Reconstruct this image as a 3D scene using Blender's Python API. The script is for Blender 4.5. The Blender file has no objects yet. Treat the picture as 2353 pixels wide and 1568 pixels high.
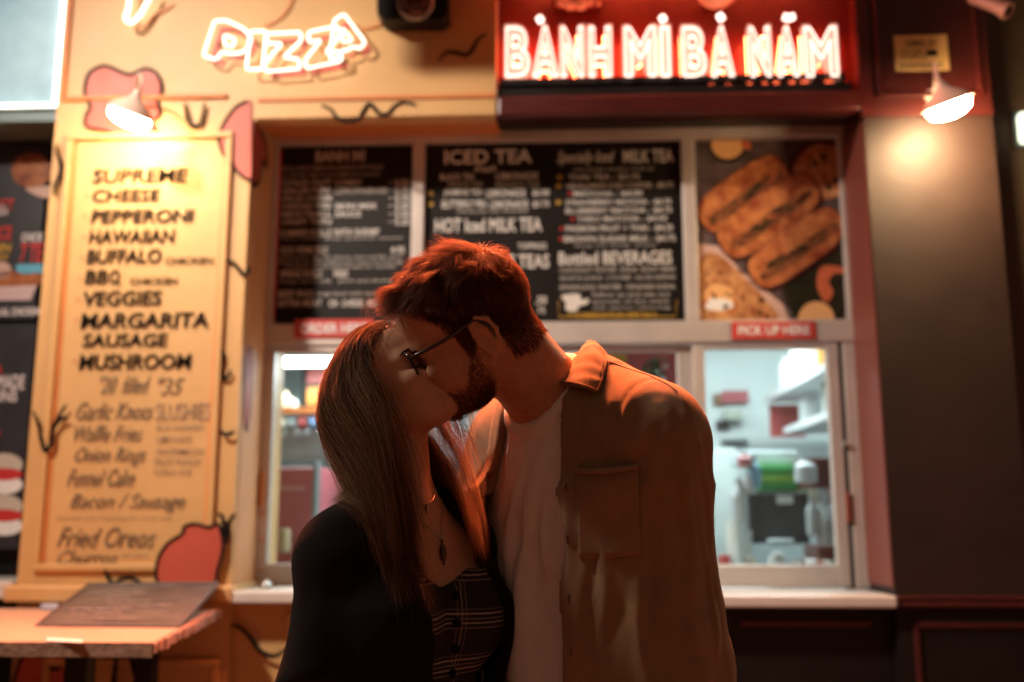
import bpy, bmesh, math, random
import numpy as np
from mathutils import Vector, Matrix
from mathutils.geometry import tessellate_polygon

random.seed(7); np.random.seed(7)
SC = bpy.context.scene
COL = SC.collection

# ------------------------------------------------------------------ camera
FPX = 2288.0                       # focal length in units of a 2353 px wide frame (35 mm on 36 mm)
CAM = Vector((0.0, 0.0, 1.35))
PITCH, YAW = math.radians(10.0), math.radians(2.5)
FW = Vector((-math.sin(YAW) * math.cos(PITCH), math.cos(YAW) * math.cos(PITCH), math.sin(PITCH)))
RT = Vector((math.cos(YAW), math.sin(YAW), 0))
UP = RT.cross(FW)
cd = bpy.data.cameras.new('camera'); cam = bpy.data.objects.new('camera', cd); COL.objects.link(cam)
cd.sensor_width = 36.0; cd.lens = 35.0; cd.clip_end = 200; cd.clip_start = 0.05
cam.matrix_world = Matrix(((RT.x, UP.x, -FW.x, CAM.x), (RT.y, UP.y, -FW.y, CAM.y), (RT.z, UP.z, -FW.z, CAM.z), (0, 0, 0, 1)))
cd.dof.use_dof = True; cd.dof.focus_distance = 1.42; cd.dof.aperture_fstop = 2.4
SC.camera = cam

# ------------------------------------------------------------------ world: a dim city night
W = bpy.data.worlds.new('World'); SC.world = W; W.use_nodes = True
bg = W.node_tree.nodes['Background']
bg.inputs[0].default_value = (1.0, 0.55, 0.36, 1); bg.inputs[1].default_value = 0.044

SC.view_settings.view_transform = 'Standard'; SC.view_settings.look = 'None'
SC.view_settings.gamma = 1.0; SC.view_settings.exposure = 1.38
SC.view_settings.use_curve_mapping = False
cy = SC.cycles
cy.use_denoising = True
cy.max_bounces = 6; cy.diffuse_bounces = 3; cy.glossy_bounces = 3; cy.transmission_bounces = 4
cy.sample_clamp_indirect = 1.5
cy.use_light_tree = True; cy.use_adaptive_sampling = False
cy.caustics_reflective = False; cy.caustics_refractive = False

# cool floodlight on an arm of the neighbouring building, up to the left of the picture
FLOOD = Vector((-2.55, 1.35, 4.1))
ld = bpy.data.lights.new('floodlight_beam', 'AREA'); ld.shape = 'RECTANGLE'; ld.size = .30; ld.size_y = .18
ld.energy = 21; ld.color = (1.0, .84, .70); ld.spread = math.radians(86)
lo = bpy.data.objects.new('floodlight_beam', ld); COL.objects.link(lo)
lo.location = FLOOD; lo.rotation_euler = (Vector((.10, 3.7, 1.25)) - FLOOD).to_track_quat('-Z', 'Y').to_euler()

# ------------------------------------------------------------------ points from directions
def ray(px, py):
    return FW + RT * ((px - 1176.5) / FPX) + UP * ((784.0 - py) / FPX)
def P(px, py, Y):
    d = ray(px, py); return CAM + d * ((Y - CAM.y) / d.y)
def PZ(px, py, Z):
    d = ray(px, py); return CAM + d * ((Z - CAM.z) / d.z)
def PX(px, py, X):
    d = ray(px, py); return CAM + d * ((X - CAM.x) / d.x)
def R(px0, px1, py0, py1, Y):
    mx, my = (px0 + px1) / 2, (py0 + py1) / 2
    return P(px0, my, Y).x, P(px1, my, Y).x, P(mx, py1, Y).z, P(mx, py0, Y).z

# ------------------------------------------------------------------ materials
def mat(name, col, rough=0.55, metal=0.0, var=0.0, vscale=6.0, bump=0.0, bscale=60.0, spec=0.5,
        emit=None, es=0.0, col2=None, trans=0.0, sheen=0.0, stretch=None, sss=0.0, coat=0.0, w2=0.5):
    m = bpy.data.materials.new(name); m.use_nodes = True
    nt = m.node_tree; b = nt.nodes['Principled BSDF']
    c = (*col, 1)
    b.inputs['Base Color'].default_value = c
    b.inputs['Roughness'].default_value = rough; b.inputs['Metallic'].default_value = metal
    b.inputs['Specular IOR Level'].default_value = spec
    b.inputs['Transmission Weight'].default_value = trans
    b.inputs['Sheen Weight'].default_value = sheen
    b.inputs['Coat Weight'].default_value = coat
    if sss: b.inputs['Subsurface Weight'].default_value = sss; b.inputs['Subsurface Radius'].default_value = (0.02, .006, .003); b.inputs['Subsurface Scale'].default_value = .5
    if emit: b.inputs['Emission Color'].default_value = (*emit, 1); b.inputs['Emission Strength'].default_value = es
    tc = nt.nodes.new('ShaderNodeTexCoord'); mp = nt.nodes.new('ShaderNodeMapping')
    nt.links.new(tc.outputs['Object'], mp.inputs[0])
    if stretch: mp.inputs['Scale'].default_value = stretch
    if var or col2:
        n = nt.nodes.new('ShaderNodeTexNoise'); n.inputs['Scale'].default_value = vscale; n.inputs['Detail'].default_value = 8; n.inputs['Roughness'].default_value = .62
        nt.links.new(mp.outputs[0], n.inputs['Vector'])
        r = nt.nodes.new('ShaderNodeValToRGB'); nt.links.new(n.outputs['Fac'], r.inputs[0])
        if col2:
            r.color_ramp.elements[0].position = w2 - .12; r.color_ramp.elements[1].position = w2 + .12
            r.color_ramp.elements[0].color = (*col2, 1); r.color_ramp.elements[1].color = c
        else:
            r.color_ramp.elements[0].position = .3; r.color_ramp.elements[1].position = .7
            r.color_ramp.elements[0].color = tuple(x * (1 - var) for x in col) + (1,)
            r.color_ramp.elements[1].color = tuple(min(1, x * (1 + var * .6)) for x in col) + (1,)
        nt.links.new(r.outputs[0], b.inputs['Base Color'])
        rr = nt.nodes.new('ShaderNodeMapRange'); rr.inputs[3].default_value = max(0, rough - .1); rr.inputs[4].default_value = min(1, rough + .12)
        nt.links.new(n.outputs['Fac'], rr.inputs[0]); nt.links.new(rr.outputs[0], b.inputs['Roughness'])
    if bump:
        n2 = nt.nodes.new('ShaderNodeTexNoise'); n2.inputs['Scale'].default_value = bscale; n2.inputs['Detail'].default_value = 6
        nt.links.new(mp.outputs[0], n2.inputs['Vector'])
        bp = nt.nodes.new('ShaderNodeBump'); bp.inputs['Strength'].default_value = bump; bp.inputs['Distance'].default_value = .01
        nt.links.new(n2.outputs['Fac'], bp.inputs['Height']); nt.links.new(bp.outputs[0], b.inputs['Normal'])
    return m

# ------------------------------------------------------------------ objects
ROOTS = {}
def tag(o, label=None, cat=None, group=None, kind=None):
    if label: o['label'] = label
    if cat: o['category'] = cat
    if group: o['group'] = group
    if kind: o['kind'] = kind
    return o
def thing(name, loc, label, cat, group=None):
    o = bpy.data.objects.new(name, None); COL.objects.link(o); o.location = loc
    o.empty_display_size = .05
    ROOTS[o.name] = Vector(loc)
    return tag(o, label, cat, group)
def rootloc(o):
    while o.parent: o = o.parent
    return ROOTS.get(o.name, Vector((0, 0, 0)))
def link(name, me, m, parent=None, smooth=False):
    o = bpy.data.objects.new(name, me); COL.objects.link(o)
    if m is not None:
        for k in (m if isinstance(m, (list, tuple)) else [m]): me.materials.append(k)
    if parent is not None: o.parent = parent
    if smooth: me.polygons.foreach_set('use_smooth', [True] * len(me.polygons))
    return o

def catmull(pts, n=8, closed=False):
    pts = [Vector(p) for p in pts]; out = []; N = len(pts)
    rng = range(N) if closed else range(N - 1)
    for i in rng:
        if closed: p0, p1, p2, p3 = pts[(i-1) % N], pts[i], pts[(i+1) % N], pts[(i+2) % N]
        else: p0, p1, p2, p3 = pts[max(i-1, 0)], pts[i], pts[i+1], pts[min(i+2, N-1)]
        for k in range(n):
            t = k / n
            out.append(.5 * ((2*p1) + (p2-p0)*t + (2*p0-5*p1+4*p2-p3)*t*t + (3*p1-p0-3*p2+p3)*t**3))
    if not closed: out.append(pts[-1])
    return out

class MB:
    def __init__(s): s.v = []; s.f = []
    def add(s, vs, fs):
        b = len(s.v); s.v += [tuple(x) for x in vs]; s.f += [tuple(b + i for i in f) for f in fs]; return s
    def box(s, x0, x1, y0, y1, z0, z1, bev=0.0):
        if x0 > x1: x0, x1 = x1, x0
        if y0 > y1: y0, y1 = y1, y0
        if z0 > z1: z0, z1 = z1, z0
        if bev <= 0:
            vs = [(x, y, z) for x in (x0, x1) for y in (y0, y1) for z in (z0, z1)]
            return s.add(vs, [(0,1,3,2),(4,6,7,5),(0,4,5,1),(2,3,7,6),(0,2,6,4),(1,5,7,3)])
        bm = bmesh.new(); bmesh.ops.create_cube(bm, size=1)
        for v in bm.verts: v.co = Vector((x0 + (v.co.x+.5)*(x1-x0), y0 + (v.co.y+.5)*(y1-y0), z0 + (v.co.z+.5)*(z1-z0)))
        bmesh.ops.bevel(bm, geom=list(bm.edges), offset=min(bev, .45*min(x1-x0, y1-y0, z1-z0)), segments=2, affect='EDGES', profile=.5)
        s.add([v.co.copy() for v in bm.verts], [[v.index for v in f.verts] for f in bm.faces] if not bm.verts.index_update() else []); bm.free(); return s
    def tube(s, pts, r, seg=8, closed=False, cap=True):
        pts = [Vector(p) for p in pts]; N = len(pts); rs = r if isinstance(r, (list, tuple)) else [r]*N
        b = len(s.v); prev = None
        for i, p in enumerate(pts):
            t = (pts[(i+1) % N] - pts[i-1]) if closed else (pts[min(i+1, N-1)] - pts[max(i-1, 0)])
            t = t.normalized() if t.length > 1e-9 else Vector((0, 0, 1))
            if prev is None: prev = t.orthogonal().normalized()
            n = (prev - t * prev.dot(t)); n = n.normalized() if n.length > 1e-6 else t.orthogonal().normalized(); prev = n
            bn = t.cross(n)
            for k in range(seg):
                a = 2*math.pi*k/seg; s.v.append(tuple(p + (n*math.cos(a) + bn*math.sin(a))*rs[i]))
        M = N if closed else N-1
        for i in range(M):
            for k in range(seg):
                a0 = b + i*seg + k; a1 = b + i*seg + (k+1) % seg; c0 = b + ((i+1) % N)*seg + k; c1 = b + ((i+1) % N)*seg + (k+1) % seg
                s.f.append((a0, a1, c1, c0))
        if cap and not closed:
            s.f.append(tuple(b + k for k in range(seg))[::-1]); s.f.append(tuple(b + (N-1)*seg + k for k in range(seg)))
        return s
    def lathe(s, prof, c, axis=(0, 0, 1), seg=24, cap=True):
        ax = Vector(axis).normalized(); n = ax.orthogonal().normalized(); bn = ax.cross(n); b = len(s.v); c = Vector(c)
        for (r, h) in prof:
            for k in range(seg):
                a = 2*math.pi*k/seg; s.v.append(tuple(c + ax*h + (n*math.cos(a) + bn*math.sin(a))*max(r, 1e-5)))
        for i in range(len(prof)-1):
            for k in range(seg):
                s.f.append((b+i*seg+k, b+i*seg+(k+1) % seg, b+(i+1)*seg+(k+1) % seg, b+(i+1)*seg+k))
        if cap:
            s.f.append(tuple(b+k for k in range(seg))[::-1]); s.f.append(tuple(b+(len(prof)-1)*seg+k for k in range(seg)))
        return s
    def plate(s, poly, n, th):
        """closed 3-D polygon, thickened by th along n"""
        n = Vector(n); poly = [Vector(p) for p in poly]; N = len(poly)
        tri = tessellate_polygon([poly]); b = len(s.v)
        s.v += [tuple(p + n*th) for p in poly] + [tuple(p) for p in poly]
        for t in tri: s.f.append(tuple(b+i for i in t)); s.f.append(tuple(b+N+i for i in t[::-1]))
        for i in range(N): s.f.append((b+i, b+(i+1) % N, b+N+(i+1) % N, b+N+i))
        return s
    def ribbon(s, pts, w, n, th=.0015, closed=False, taper=False):
        n = Vector(n); pts = [Vector(p) for p in pts]; N = len(pts); b = len(s.v)
        for i, p in enumerate(pts):
            t = (pts[(i+1) % N] - pts[i-1]) if closed else (pts[min(i+1, N-1)] - pts[max(i-1, 0)])
            d = t.cross(n).normalized()
            ww = w
            if taper and not closed: ww = w * (.35 + .65*math.sin(math.pi*(i+.5)/N)**.6) * (1 + .12*math.sin(i*1.7))
            for a, hgt in ((-1, 0), (-1, th), (1, th), (1, 0)): s.v.append(tuple(p + d*a*ww/2 + n*hgt))
        for i in range(N if closed else N-1):
            j = (i+1) % N
            for k in range(3): s.f.append((b+i*4+k, b+j*4+k, b+j*4+k+1, b+i*4+k+1))
        return s
    def build(s, name, m, parent=None, smooth=False, fix=True):
        off = rootloc(parent) if parent is not None else Vector((0, 0, 0))
        me = bpy.data.meshes.new(name)
        me.from_pydata([(x-off.x, y-off.y, z-off.z) for x, y, z in s.v], [], s.f); me.update()
        if fix:
            bm = bmesh.new(); bm.from_mesh(me); bmesh.ops.recalc_face_normals(bm, faces=bm.faces); bm.to_mesh(me); bm.free()
        o = link(name, me, m, parent, smooth)
        return o

def rotm(axis, deg): return Matrix.Rotation(math.radians(deg), 3, axis)

# lettering: one string fitted into the rectangle it fills on a wall
_fc = bpy.data.curves.new('lettering_source', 'FONT')
_fo = bpy.data.objects.new('lettering_source', _fc); COL.objects.link(_fo)
_tcache = {}
def glyphs(s, shear=0.0, bold=0.0, outline=0.0, res=3):
    key = (s, shear, bold, outline, res)
    if key in _tcache: return _tcache[key]
    _fc.body = s; _fc.shear = shear; _fc.offset = bold; _fc.resolution_u = res
    if outline: _fc.fill_mode = 'NONE'; _fc.bevel_depth = outline; _fc.bevel_resolution = 2
    else: _fc.fill_mode = 'BOTH'; _fc.bevel_depth = 0
    bpy.context.view_layer.update()
    dg = bpy.context.evaluated_depsgraph_get(); ev = _fo.evaluated_get(dg); me = ev.to_mesh()
    v = np.empty(len(me.vertices)*3); me.vertices.foreach_get('co', v); v = v.reshape(-1, 3)
    f = [tuple(p.vertices) for p in me.polygons]; ev.to_mesh_clear()
    _tcache[key] = (v, f); return v, f
class Lines:
    def __init__(self): self.parts = []
    def new(self): self.parts.append(MB()); return self.parts[-1]
    def ribbon(self, *a, **k): self.new().ribbon(*a, **k)
    def plate(self, *a, **k): self.new().plate(*a, **k)
    def build(self, name, m, parent):
        for p in self.parts: p.build(name, m, parent)
def write(mb, s, px0, px1, py0, py1, Y, shear=0.0, bold=0.01, rot=0.0, lift=.003):
    """s fills the box px0..px1, py0..py1 (top, bottom) on the plane y = Y"""
    v, f = glyphs(s, shear, bold)
    if len(v) == 0: return
    if isinstance(mb, Lines): mb = mb.new()
    x0, x1, z0, z1 = R(px0, px1, py0, py1, Y)
    mn, mx = v.min(0), v.max(0); q = np.empty_like(v)
    q[:, 0] = x0 + (v[:, 0]-mn[0])/(mx[0]-mn[0])*(x1-x0)
    q[:, 2] = z0 + (v[:, 1]-mn[1])/(mx[1]-mn[1])*(z1-z0) + (q[:, 0]-x0)*rot
    q[:, 1] = Y - lift
    mb.add([tuple(a) for a in q], f)
# ------------------------------------------------------------------ palette
M = {}
M['cream'] = mat('cream_wall_paint', (.62, .365, .145), .5, var=.10, vscale=2.5, bump=.15, bscale=25)
M['orange_trim'] = mat('orange_trim_paint', (.66, .22, .06), .5, var=.12, vscale=4)
M['coral'] = mat('coral_wall_paint', (.50, .085, .05), .5, var=.12, vscale=5)
M['ink'] = mat('black_brush_paint', (.010, .008, .008), .95, spec=.1)
M['script_ink'] = mat('worn_script_paint', (.10, .075, .05), .6, col2=(.42, .26, .11), vscale=40, w2=.42)
M['faint_ink'] = mat('faint_grey_script', (.30, .20, .13), .6)
M['redpaint'] = mat('red_fascia_paint', (.07, .007, .005), .38, var=.18, vscale=3, bump=.1, bscale=20)
M['darkred'] = mat('dark_maroon_paint', (.06, .008, .006), .42, var=.2, vscale=4)
M['darkwall'] = mat('brown_wall_paint', (.022, .0065, .0030), .6, var=.3, vscale=3.5, bump=.25, bscale=9)
M['black'] = mat('black_paint', (.010, .007, .006), .5, var=.3, spec=.25)
M['alu'] = mat('brushed_aluminium', (.62, .56, .52), .42, metal=.35, var=.12, vscale=5)
M['alu_dark'] = mat('dark_track_rubber', (.05, .055, .05), .5)
M['board'] = mat('chalkboard_panel', (.009, .006, .005), .5, var=.4, vscale=5, spec=.25)
M['chalk'] = mat('chalk_lettering', (.70, .68, .64), .8, var=.15, vscale=50)
M['chalk_dim'] = mat('chalk_small_lettering', (.45, .43, .40), .8, var=.2, vscale=60)
M['gold_print'] = mat('yellow_print', (.55, .32, .04), .6)
M['red_print'] = mat('red_print', (.55, .03, .03), .5)
M['white_print'] = mat('white_print', (.75, .70, .70), .5)
M['steel'] = mat('steel', (.6, .6, .6), .22, metal=.9)
M['counter'] = mat('pale_counter_stone', (.62, .58, .54), .3, var=.08, vscale=12)
M['ply'] = mat('plywood_top', (.52, .34, .24), .5, var=.25, vscale=8, stretch=(1, 6, 1), bump=.2)
M['ply_edge'] = mat('chipped_plywood_edge', (.30, .17, .11), .8, var=.5, vscale=30, bump=.6)
M['slate'] = mat('smudged_chalkboard', (.11, .10, .09), .45, col2=(.055, .05, .045), vscale=7)
M['tube_pizza'] = mat('warm_neon_glass', (.9, .8, .7), .3, emit=(1, .84, .68), es=1.0)
M['tube_red'] = mat('pink_white_neon_glass', (.9, .7, .6), .3, emit=(1, .74, .62), es=1.2)
M['tube_halo'] = mat('added_halo_glow', (.9, .3, .2), .3, emit=(1, .13, .045), es=22)
M['tube_added'] = mat('added_amber_glow', (.9, .6, .4), .3, emit=(1, .42, .17), es=46)
M['lamp_glow'] = mat('lamp_bulb_glass', (1, .9, .8), .3, emit=(1, .70, .38), es=52)
M['lamp_white'] = mat('lamp_enamel', (.75, .55, .45), .35)
M['letter_red'] = mat('letter_face_painted_glow', (.70, .42, .33), .4, emit=(1, .50, .38), es=.22)  # pale pink glow put into the letter faces for the tubes' wash
M['cyan_glow'] = mat('cyan_lit_panel', (.35, .5, .55), .4, emit=(.42, .70, .80), es=.17, col2=(.10, .16, .18), vscale=1.6)
M['led'] = mat('white_led_bulb', (.9, .95, .9), .3, emit=(.85, 1, .93), es=3)
M['teal'] = mat('teal_grey_metal', (.17, .24, .26), .4, var=.2)
M['pave'] = mat('pavement_concrete', (.16, .15, .14), .75, var=.25, vscale=4, bump=.3)
M['asphalt'] = mat('asphalt', (.05, .05, .05), .85, var=.3, vscale=12, bump=.4)

YF, YW, YB = 3.48, 3.75, 3.79
NY = (0, -1, 0)

# ------------------------------------------------------------------ ground
g = MB().box(-14, 14, .6-3.4, 12, -.12, 0).build('pavement', M['pave']); tag(g, kind='structure')
g = MB().box(-60, 60, -60, .6-3.4, -.30, -.13).build('road', M['asphalt']); tag(g, kind='structure')
g = MB().box(-60, 60, -60, 60, -.50, -.31).build('ground', M['asphalt']); tag(g, kind='structure')

# ================================================================== pizza shop front
LX = P(150, 0, YF).x; LXb = P(40, 1340, YF).x
PL = (LX + LXb) / 2                       # left edge of the pillar
PRX = P(579, 300, YF).x                   # right edge of the pillar
SPLIT = P(1140, 150, YF).x                # where the cream fascia ends and the red one begins
FB = P(900, 270, YF).z                    # underside of the fascia
ZT = 3.75
LEDGE = P(300, 1345, YF).z
root = thing('pizza_shop_front', (PL, YF, 0), 'cream painted pizza shop front with coral blobs and black squiggles', 'shop front')
MB().box(PL, PRX, YF, YB+.25, LEDGE, ZT).build('pillar', M['cream'], root)
MB().box(PRX+.0003, PRX+.0022, YF+.03, YW-.001, LEDGE, FB-.015).build('side_face', mat('peach_side_colour', (.68, .33, .15), .5, var=.08), root)  # thin peach sheet over the right side of the pillar
MB().box(PL, PRX+.0, YF+.012, YB+.25, 0, LEDGE-.04).build('pillar_base', M['cream'], root)
MB().box(PL-.02, PRX+.02, YF-.05, YB, LEDGE-.055, LEDGE, .008).build('ledge', M['cream'], root)
MB().box(PL, PRX, YF-.012, YF-.001, .0, .14).build('plinth', M['cream'], root)
MB().box(PRX, SPLIT, YF, YF+.06, FB, ZT).build('fascia', M['cream'], root)
zbk = P(900, 312, YW).z
MB().plate([(PRX+.003, YF+.055, FB+.002), (SPLIT-.001, YF+.055, FB+.002), (SPLIT-.001, YW, zbk), (PRX+.003, YW, zbk)], (0, 0, 1), .02).build('soffit', M['orange_trim'], root)
zmol = P(850, 228, YF).z
MB().box(PRX+.02, SPLIT-.002, YF-.016, YF-.001, zmol-.006, zmol+.006).build('molding', M['orange_trim'], root)
MB().box(PRX+.02, SPLIT-.002, YF-.010, YF-.001, FB+.001, zmol-.012).build('lower_band', M['cream'], root)
# upper left frame of the pillar and framed menu panel
def frame_strips(px0, px1, py0, py1, Y, w, th, m, parent, name='molding', sides='LRTB'):
    x0, x1, z0, z1 = R(px0, px1, py0, py1, Y)
    if 'T' in sides: MB().box(x0, x1, Y-th, Y-.001, z1-w, z1, .004).build(name, m, parent)
    if 'B' in sides: MB().box(x0, x1, Y-th, Y-.001, z0, z0+w, .004).build(name, m, parent)
    if 'L' in sides: MB().box(x0, x0+w, Y-th, Y-.001, z0+w+.001, z1-w-.001, .004).build(name, m, parent)
    if 'R' in sides: MB().box(x1-w, x1, Y-th, Y-.001, z0+w+.001, z1-w-.001, .004).build(name, m, parent)
    return x0, x1, z0, z1
frame_strips(118, 512, 308, 1312, YF, .024, .018, M['cream'], root)
x0, x1, z0, z1 = R(118, 512, 308, 1312, YF)
MB().box(x0+.026, x0+.038, YF-.004, YF-.001, z0+.03, z1-.03).build('painted_stripe', M['orange_trim'], root)
MB().box(x1-.034, x1-.026, YF-.004, YF-.001, z0+.03, z1-.03).build('painted_stripe', M['orange_trim'], root)
frame_strips(168, 540, -420, 230, YF, .016, .014, M['orange_trim'], root, sides='LB')
frame_strips(60, 480, 1515, 2600, YF, .024, .016, M['cream'], root, sides='LRT')
# the framed panel below the takeout window
UW_Z = P(600, 1382, YW-.18).z
root2 = root
bx0 = PRX + .001; bx1 = P(1140, 1500, YF).x
MB().box(bx0, bx1, YF+.06, YF+.25, 0, P(900, 1392, YF).z).build('counter_wall', M['cream'], root)
frame_strips(640, 1180, 1410, 2400, YF+.06, .05, .02, M['cream'], root, sides='T')

# painted marks: px outlines on the front plane
def paint_blob(pts, Y, fill, edge=.011, name='painted_blob', closed=True, lift=.005, n=7):
    c = [P(x, y, Y - lift) for x, y in pts]; c = catmull(c, n, closed=True)
    if fill: MB().plate(c, NY, .001).build(name, fill, root)
    if edge: MB().ribbon([p + Vector((0, -.002, 0)) for p in c], edge, NY, closed=True).build('painted_outline', M['ink'], root)
def squiggle(pts, Y, w=.016, lift=.006, m=None, parent=None, name='squiggle'):
    c = catmull([P(x, y, Y - lift) for x, y in pts], 8)
    return MB().ribbon(c, w, NY, taper=True).build(name, m or M['ink'], parent or root)
paint_blob([(205,170),(240,152),(275,165),(300,172),(335,158),(362,172),(372,205),(362,232),(368,262),(350,285),(360,300),(330,313),(280,312),(235,300),(200,292),(198,268),(208,245),(195,215)], YF, M['coral'])
# the blob that wraps round the pillar's corner: front part, then the part on its side
c = catmull([P(x, y, YF-.005) for x, y in [(578,230),(545,245),(520,275),(503,315),(512,352),(530,372),(545,395),(562,410),(577,414)]], 7)
MB().plate(c, NY, .001).build('painted_blob', M['coral'], root)
MB().ribbon([p + Vector((0, -.002, 0)) for p in c[2:]], .011, NY).build('painted_outline', M['ink'], root)
zt, zb = P(578, 232, YF).z, P(578, 414, YF).z
side = [Vector((PRX+.003, YF+y, z)) for y, z in ((0, zt), (.07, FB-.01), (.16, FB-.03), (.19, FB-.12), (.13, zb+.12), (.10, zb+.03), (.03, zb-.01), (0, zb))]
MB().plate(side, (1, 0, 0), .001).build('painted_blob', M['coral'], root)
MB().ribbon(catmull([p + Vector((.002, 0, 0)) for p in side[1:]], 5), .012, (1, 0, 0)).build('painted_outline', M['ink'], root)
# long coral drop on the side face
dr = [Vector((PRX+.003, y, z)) for y, z in [(YF+.05, 1.93), (YF+.085, 1.96), (YF+.115, 1.92), (YF+.12, 1.80), (YF+.11, 1.70), (YF+.085, 1.655), (YF+.055, 1.70), (YF+.05, 1.82)]]
cdr = catmull(dr, 6, True)
MB().plate(cdr, (1, 0, 0), .001).build('painted_drop', M['coral'], root)
MB().ribbon([p + Vector((.002, 0, 0)) for p in cdr], .008, (1, 0, 0), closed=True).build('painted_outline', M['darkred'], root)
MB().ribbon(catmull([Vector((PRX+.003, YF+.1+.02*math.sin(t*2.2), 2.42-.1*t)) for t in range(5)], 5), .012, (1, 0, 0), taper=True).build('squiggle', M['orange_trim'], root)
paint_blob([(365,1340),(362,1290),(385,1250),(418,1228),(425,1210),(450,1205),(480,1212),(500,1205),(510,1230),(512,1265),(500,1310),(490,1342),(425,1344)], YF-.019, M['coral'])
paint_blob([(36,1600),(40,1540),(58,1506),(95,1500),(110,1530),(130,1538),(150,1520),(158,1495),(195,1500),(205,1560),(200,1640),(120,1660)], YF, M['coral'])
for pts in ([(425,236),(428,262),(436,284),(448,291),(460,284),(467,262),(470,236)],
            [(133,330),(131,352),(140,380),(138,402),(128,425),(125,450)],
            [(738,243),(760,252),(775,272),(800,280),(825,274),(836,255),(850,240),(872,262),(890,262),(910,242),(930,236),(958,242)],
            [(1008,140),(1025,122),(1048,122),(1070,127),(1085,115),(1098,92),(1118,78)],
            [(518,598),(535,604),(550,620),(560,632),(572,622),(566,612)],
            [(505,797),(512,820),(506,845),(512,868),(524,868),(530,850)],
            [(76,945),(88,975),(95,1010),(104,1035),(118,1020),(122,985),(140,950),(152,930)], [(122,985),(138,965),(156,960)],
            [(500,1180),(512,1190),(515,1215),(522,1240),(520,1250)], [(505,990),(520,1000),(540,992)],
            [(240,1310),(255,1338),(262,1350)], [(262,1340),(285,1330),(305,1330),(330,1345)],
            [(540,1180),(528,1200),(524,1225),(520,1245)],
            [(268,1512),(262,1560),(262,1620)], [(300,1505),(312,1560),(330,1620)]):
    squiggle(pts, YF, lift=.021 if pts[0][1] > 940 else .013)
squiggle([(528,1438),(548,1440),(575,1465),(600,1498),(630,1508),(660,1492),(690,1470)], YF+.04, .016)
squiggle([(352,1500),(345,1540),(362,1590)], YF, .014)

# painted menu
ml = Lines(); sc_ = Lines(); ft = Lines(); bl = Lines()
YP = YF - .002
for s, a, b, c_, d in (('SUPREME',213,432,388,421),('CHEESE',213,368,435,464),('PEPPERONI',210,445,482,513),('HAWAIIAN',205,402,528,560),
    ('BUFFALO',200,372,573,606),('BB',196,249,621,653),('O',252,276,621,653),('VEGGIES',192,372,669,703),('MARGARITA',186,480,719,755),('SAUSAGE',190,386,767,798),('MUSHROOM',182,440,814,850)):
    write(ml, s, a, b, c_, d, YP, shear=.08, bold=.026)
for s, a, b, c_, d in (('CHICKEN',380,490,592,608),('CHICKEN',300,408,639,655)): write(ml, s, a, b, c_, d, YP, bold=.02)
for s, a, b, c_, d in (('"20  filled',230,345,864,905),('"35',362,424,868,908),('Garlic Knots',176,352,925,965),('Waffle Fries',172,328,978,1015),('Onion Rings',172,336,1028,1072),
    ('Funnel Cake',155,310,1078,1118),('Bacon / Sausage',160,426,1135,1178),('Fried Oreos',132,358,1212,1258),('Churros',132,272,1265,1298)):
    write(sc_, s, a, b, c_, d, YP, shear=.45, bold=.006)
for s, a, b, c_, d in (('SLUSHIES',358,484,926,966),('BLUE RASPBERRY',360,470,976,990),('LEMONADE',360,440,1002,1018),('WATERMELON',358,468,1030,1046),('FRUIT PUNCH',356,460,1054,1070),('COLA ICE',354,440,1078,1092),
    ('choose any topping for your pie',130,395,1186,1196),('two pieces',280,340,1272,1284)):
    write(ft, s, a, b, c_, d, YP, bold=.004)
ml.ribbon([P(264,644,YP-.003), P(277,656,YP-.003)], .006, NY)
for x, y in ((200,452),(196,500),(194,546),(188,594),(184,642),(180,690),(176,738),(172,832)): write(bl, '*', x-5, x+5, y-5, y+5, YP, bold=.03)
ml.build('menu_line', M['ink'], root); sc_.build('script_line', M['script_ink'], root)
ft.build('faint_line', M['faint_ink'], root); bl.build('coral_bullets', M['coral'], root)

# ------------------------------------------------------------------ PIZZA neon
def neon_poly(pts, Y, r, m, parent, closed=False, name='neon_tube', n=6, smooth=True):
    c = [P(x, y, Y) for x, y in pts]
    if smooth: c = catmull(c, n, closed)
    return MB().tube(c, r, 8, closed=closed).build(name, m, parent, smooth=True)
def rounded(pts, r=6, k=4):
    out = []
    N = len(pts)
    for i in range(N):
        p, a, b = Vector((*pts[i], 0)), Vector((*pts[i-1], 0)), Vector((*pts[(i+1) % N], 0))
        da, db = (a-p), (b-p); ra, rb = min(r, da.length*.45), min(r, db.length*.45)
        s, e = p+da.normalized()*ra, p+db.normalized()*rb
        for j in range(k+1):
            t = j/k; q = s*(1-t)**2 + p*2*t*(1-t) + e*t*t; out.append((q.x, q.y))
    return out
neon = thing('neon_sign', P(650, 165, YF-.05), 'warm white neon sign reading PIZZA on the cream wall', 'neon sign')
PZL = {
 'P': ([(467,128),(493,48),(520,47),(560,66),(578,88),(572,108),(555,122),(528,124),(510,118),(497,138)], [(515,80),(540,90),(536,108),(516,104)]),
 'I': ([(575,72),(612,72),(603,160),(566,160)], None),
 'Z': ([(612,78),(690,74),(694,92),(652,132),(686,136),(690,158),(612,165),(604,150),(648,100),(612,100)], None),
 'Z2': ([(708,74),(775,60),(782,80),(748,122),(780,118),(786,140),(704,158),(700,140),(738,92),(710,98)], None),
 'A': ([(758,136),(768,46),(790,32),(840,98),(826,113),(808,106),(798,118),(786,114),(782,134)], [(787,64),(810,94),(786,97)])}
TINT = []
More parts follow.
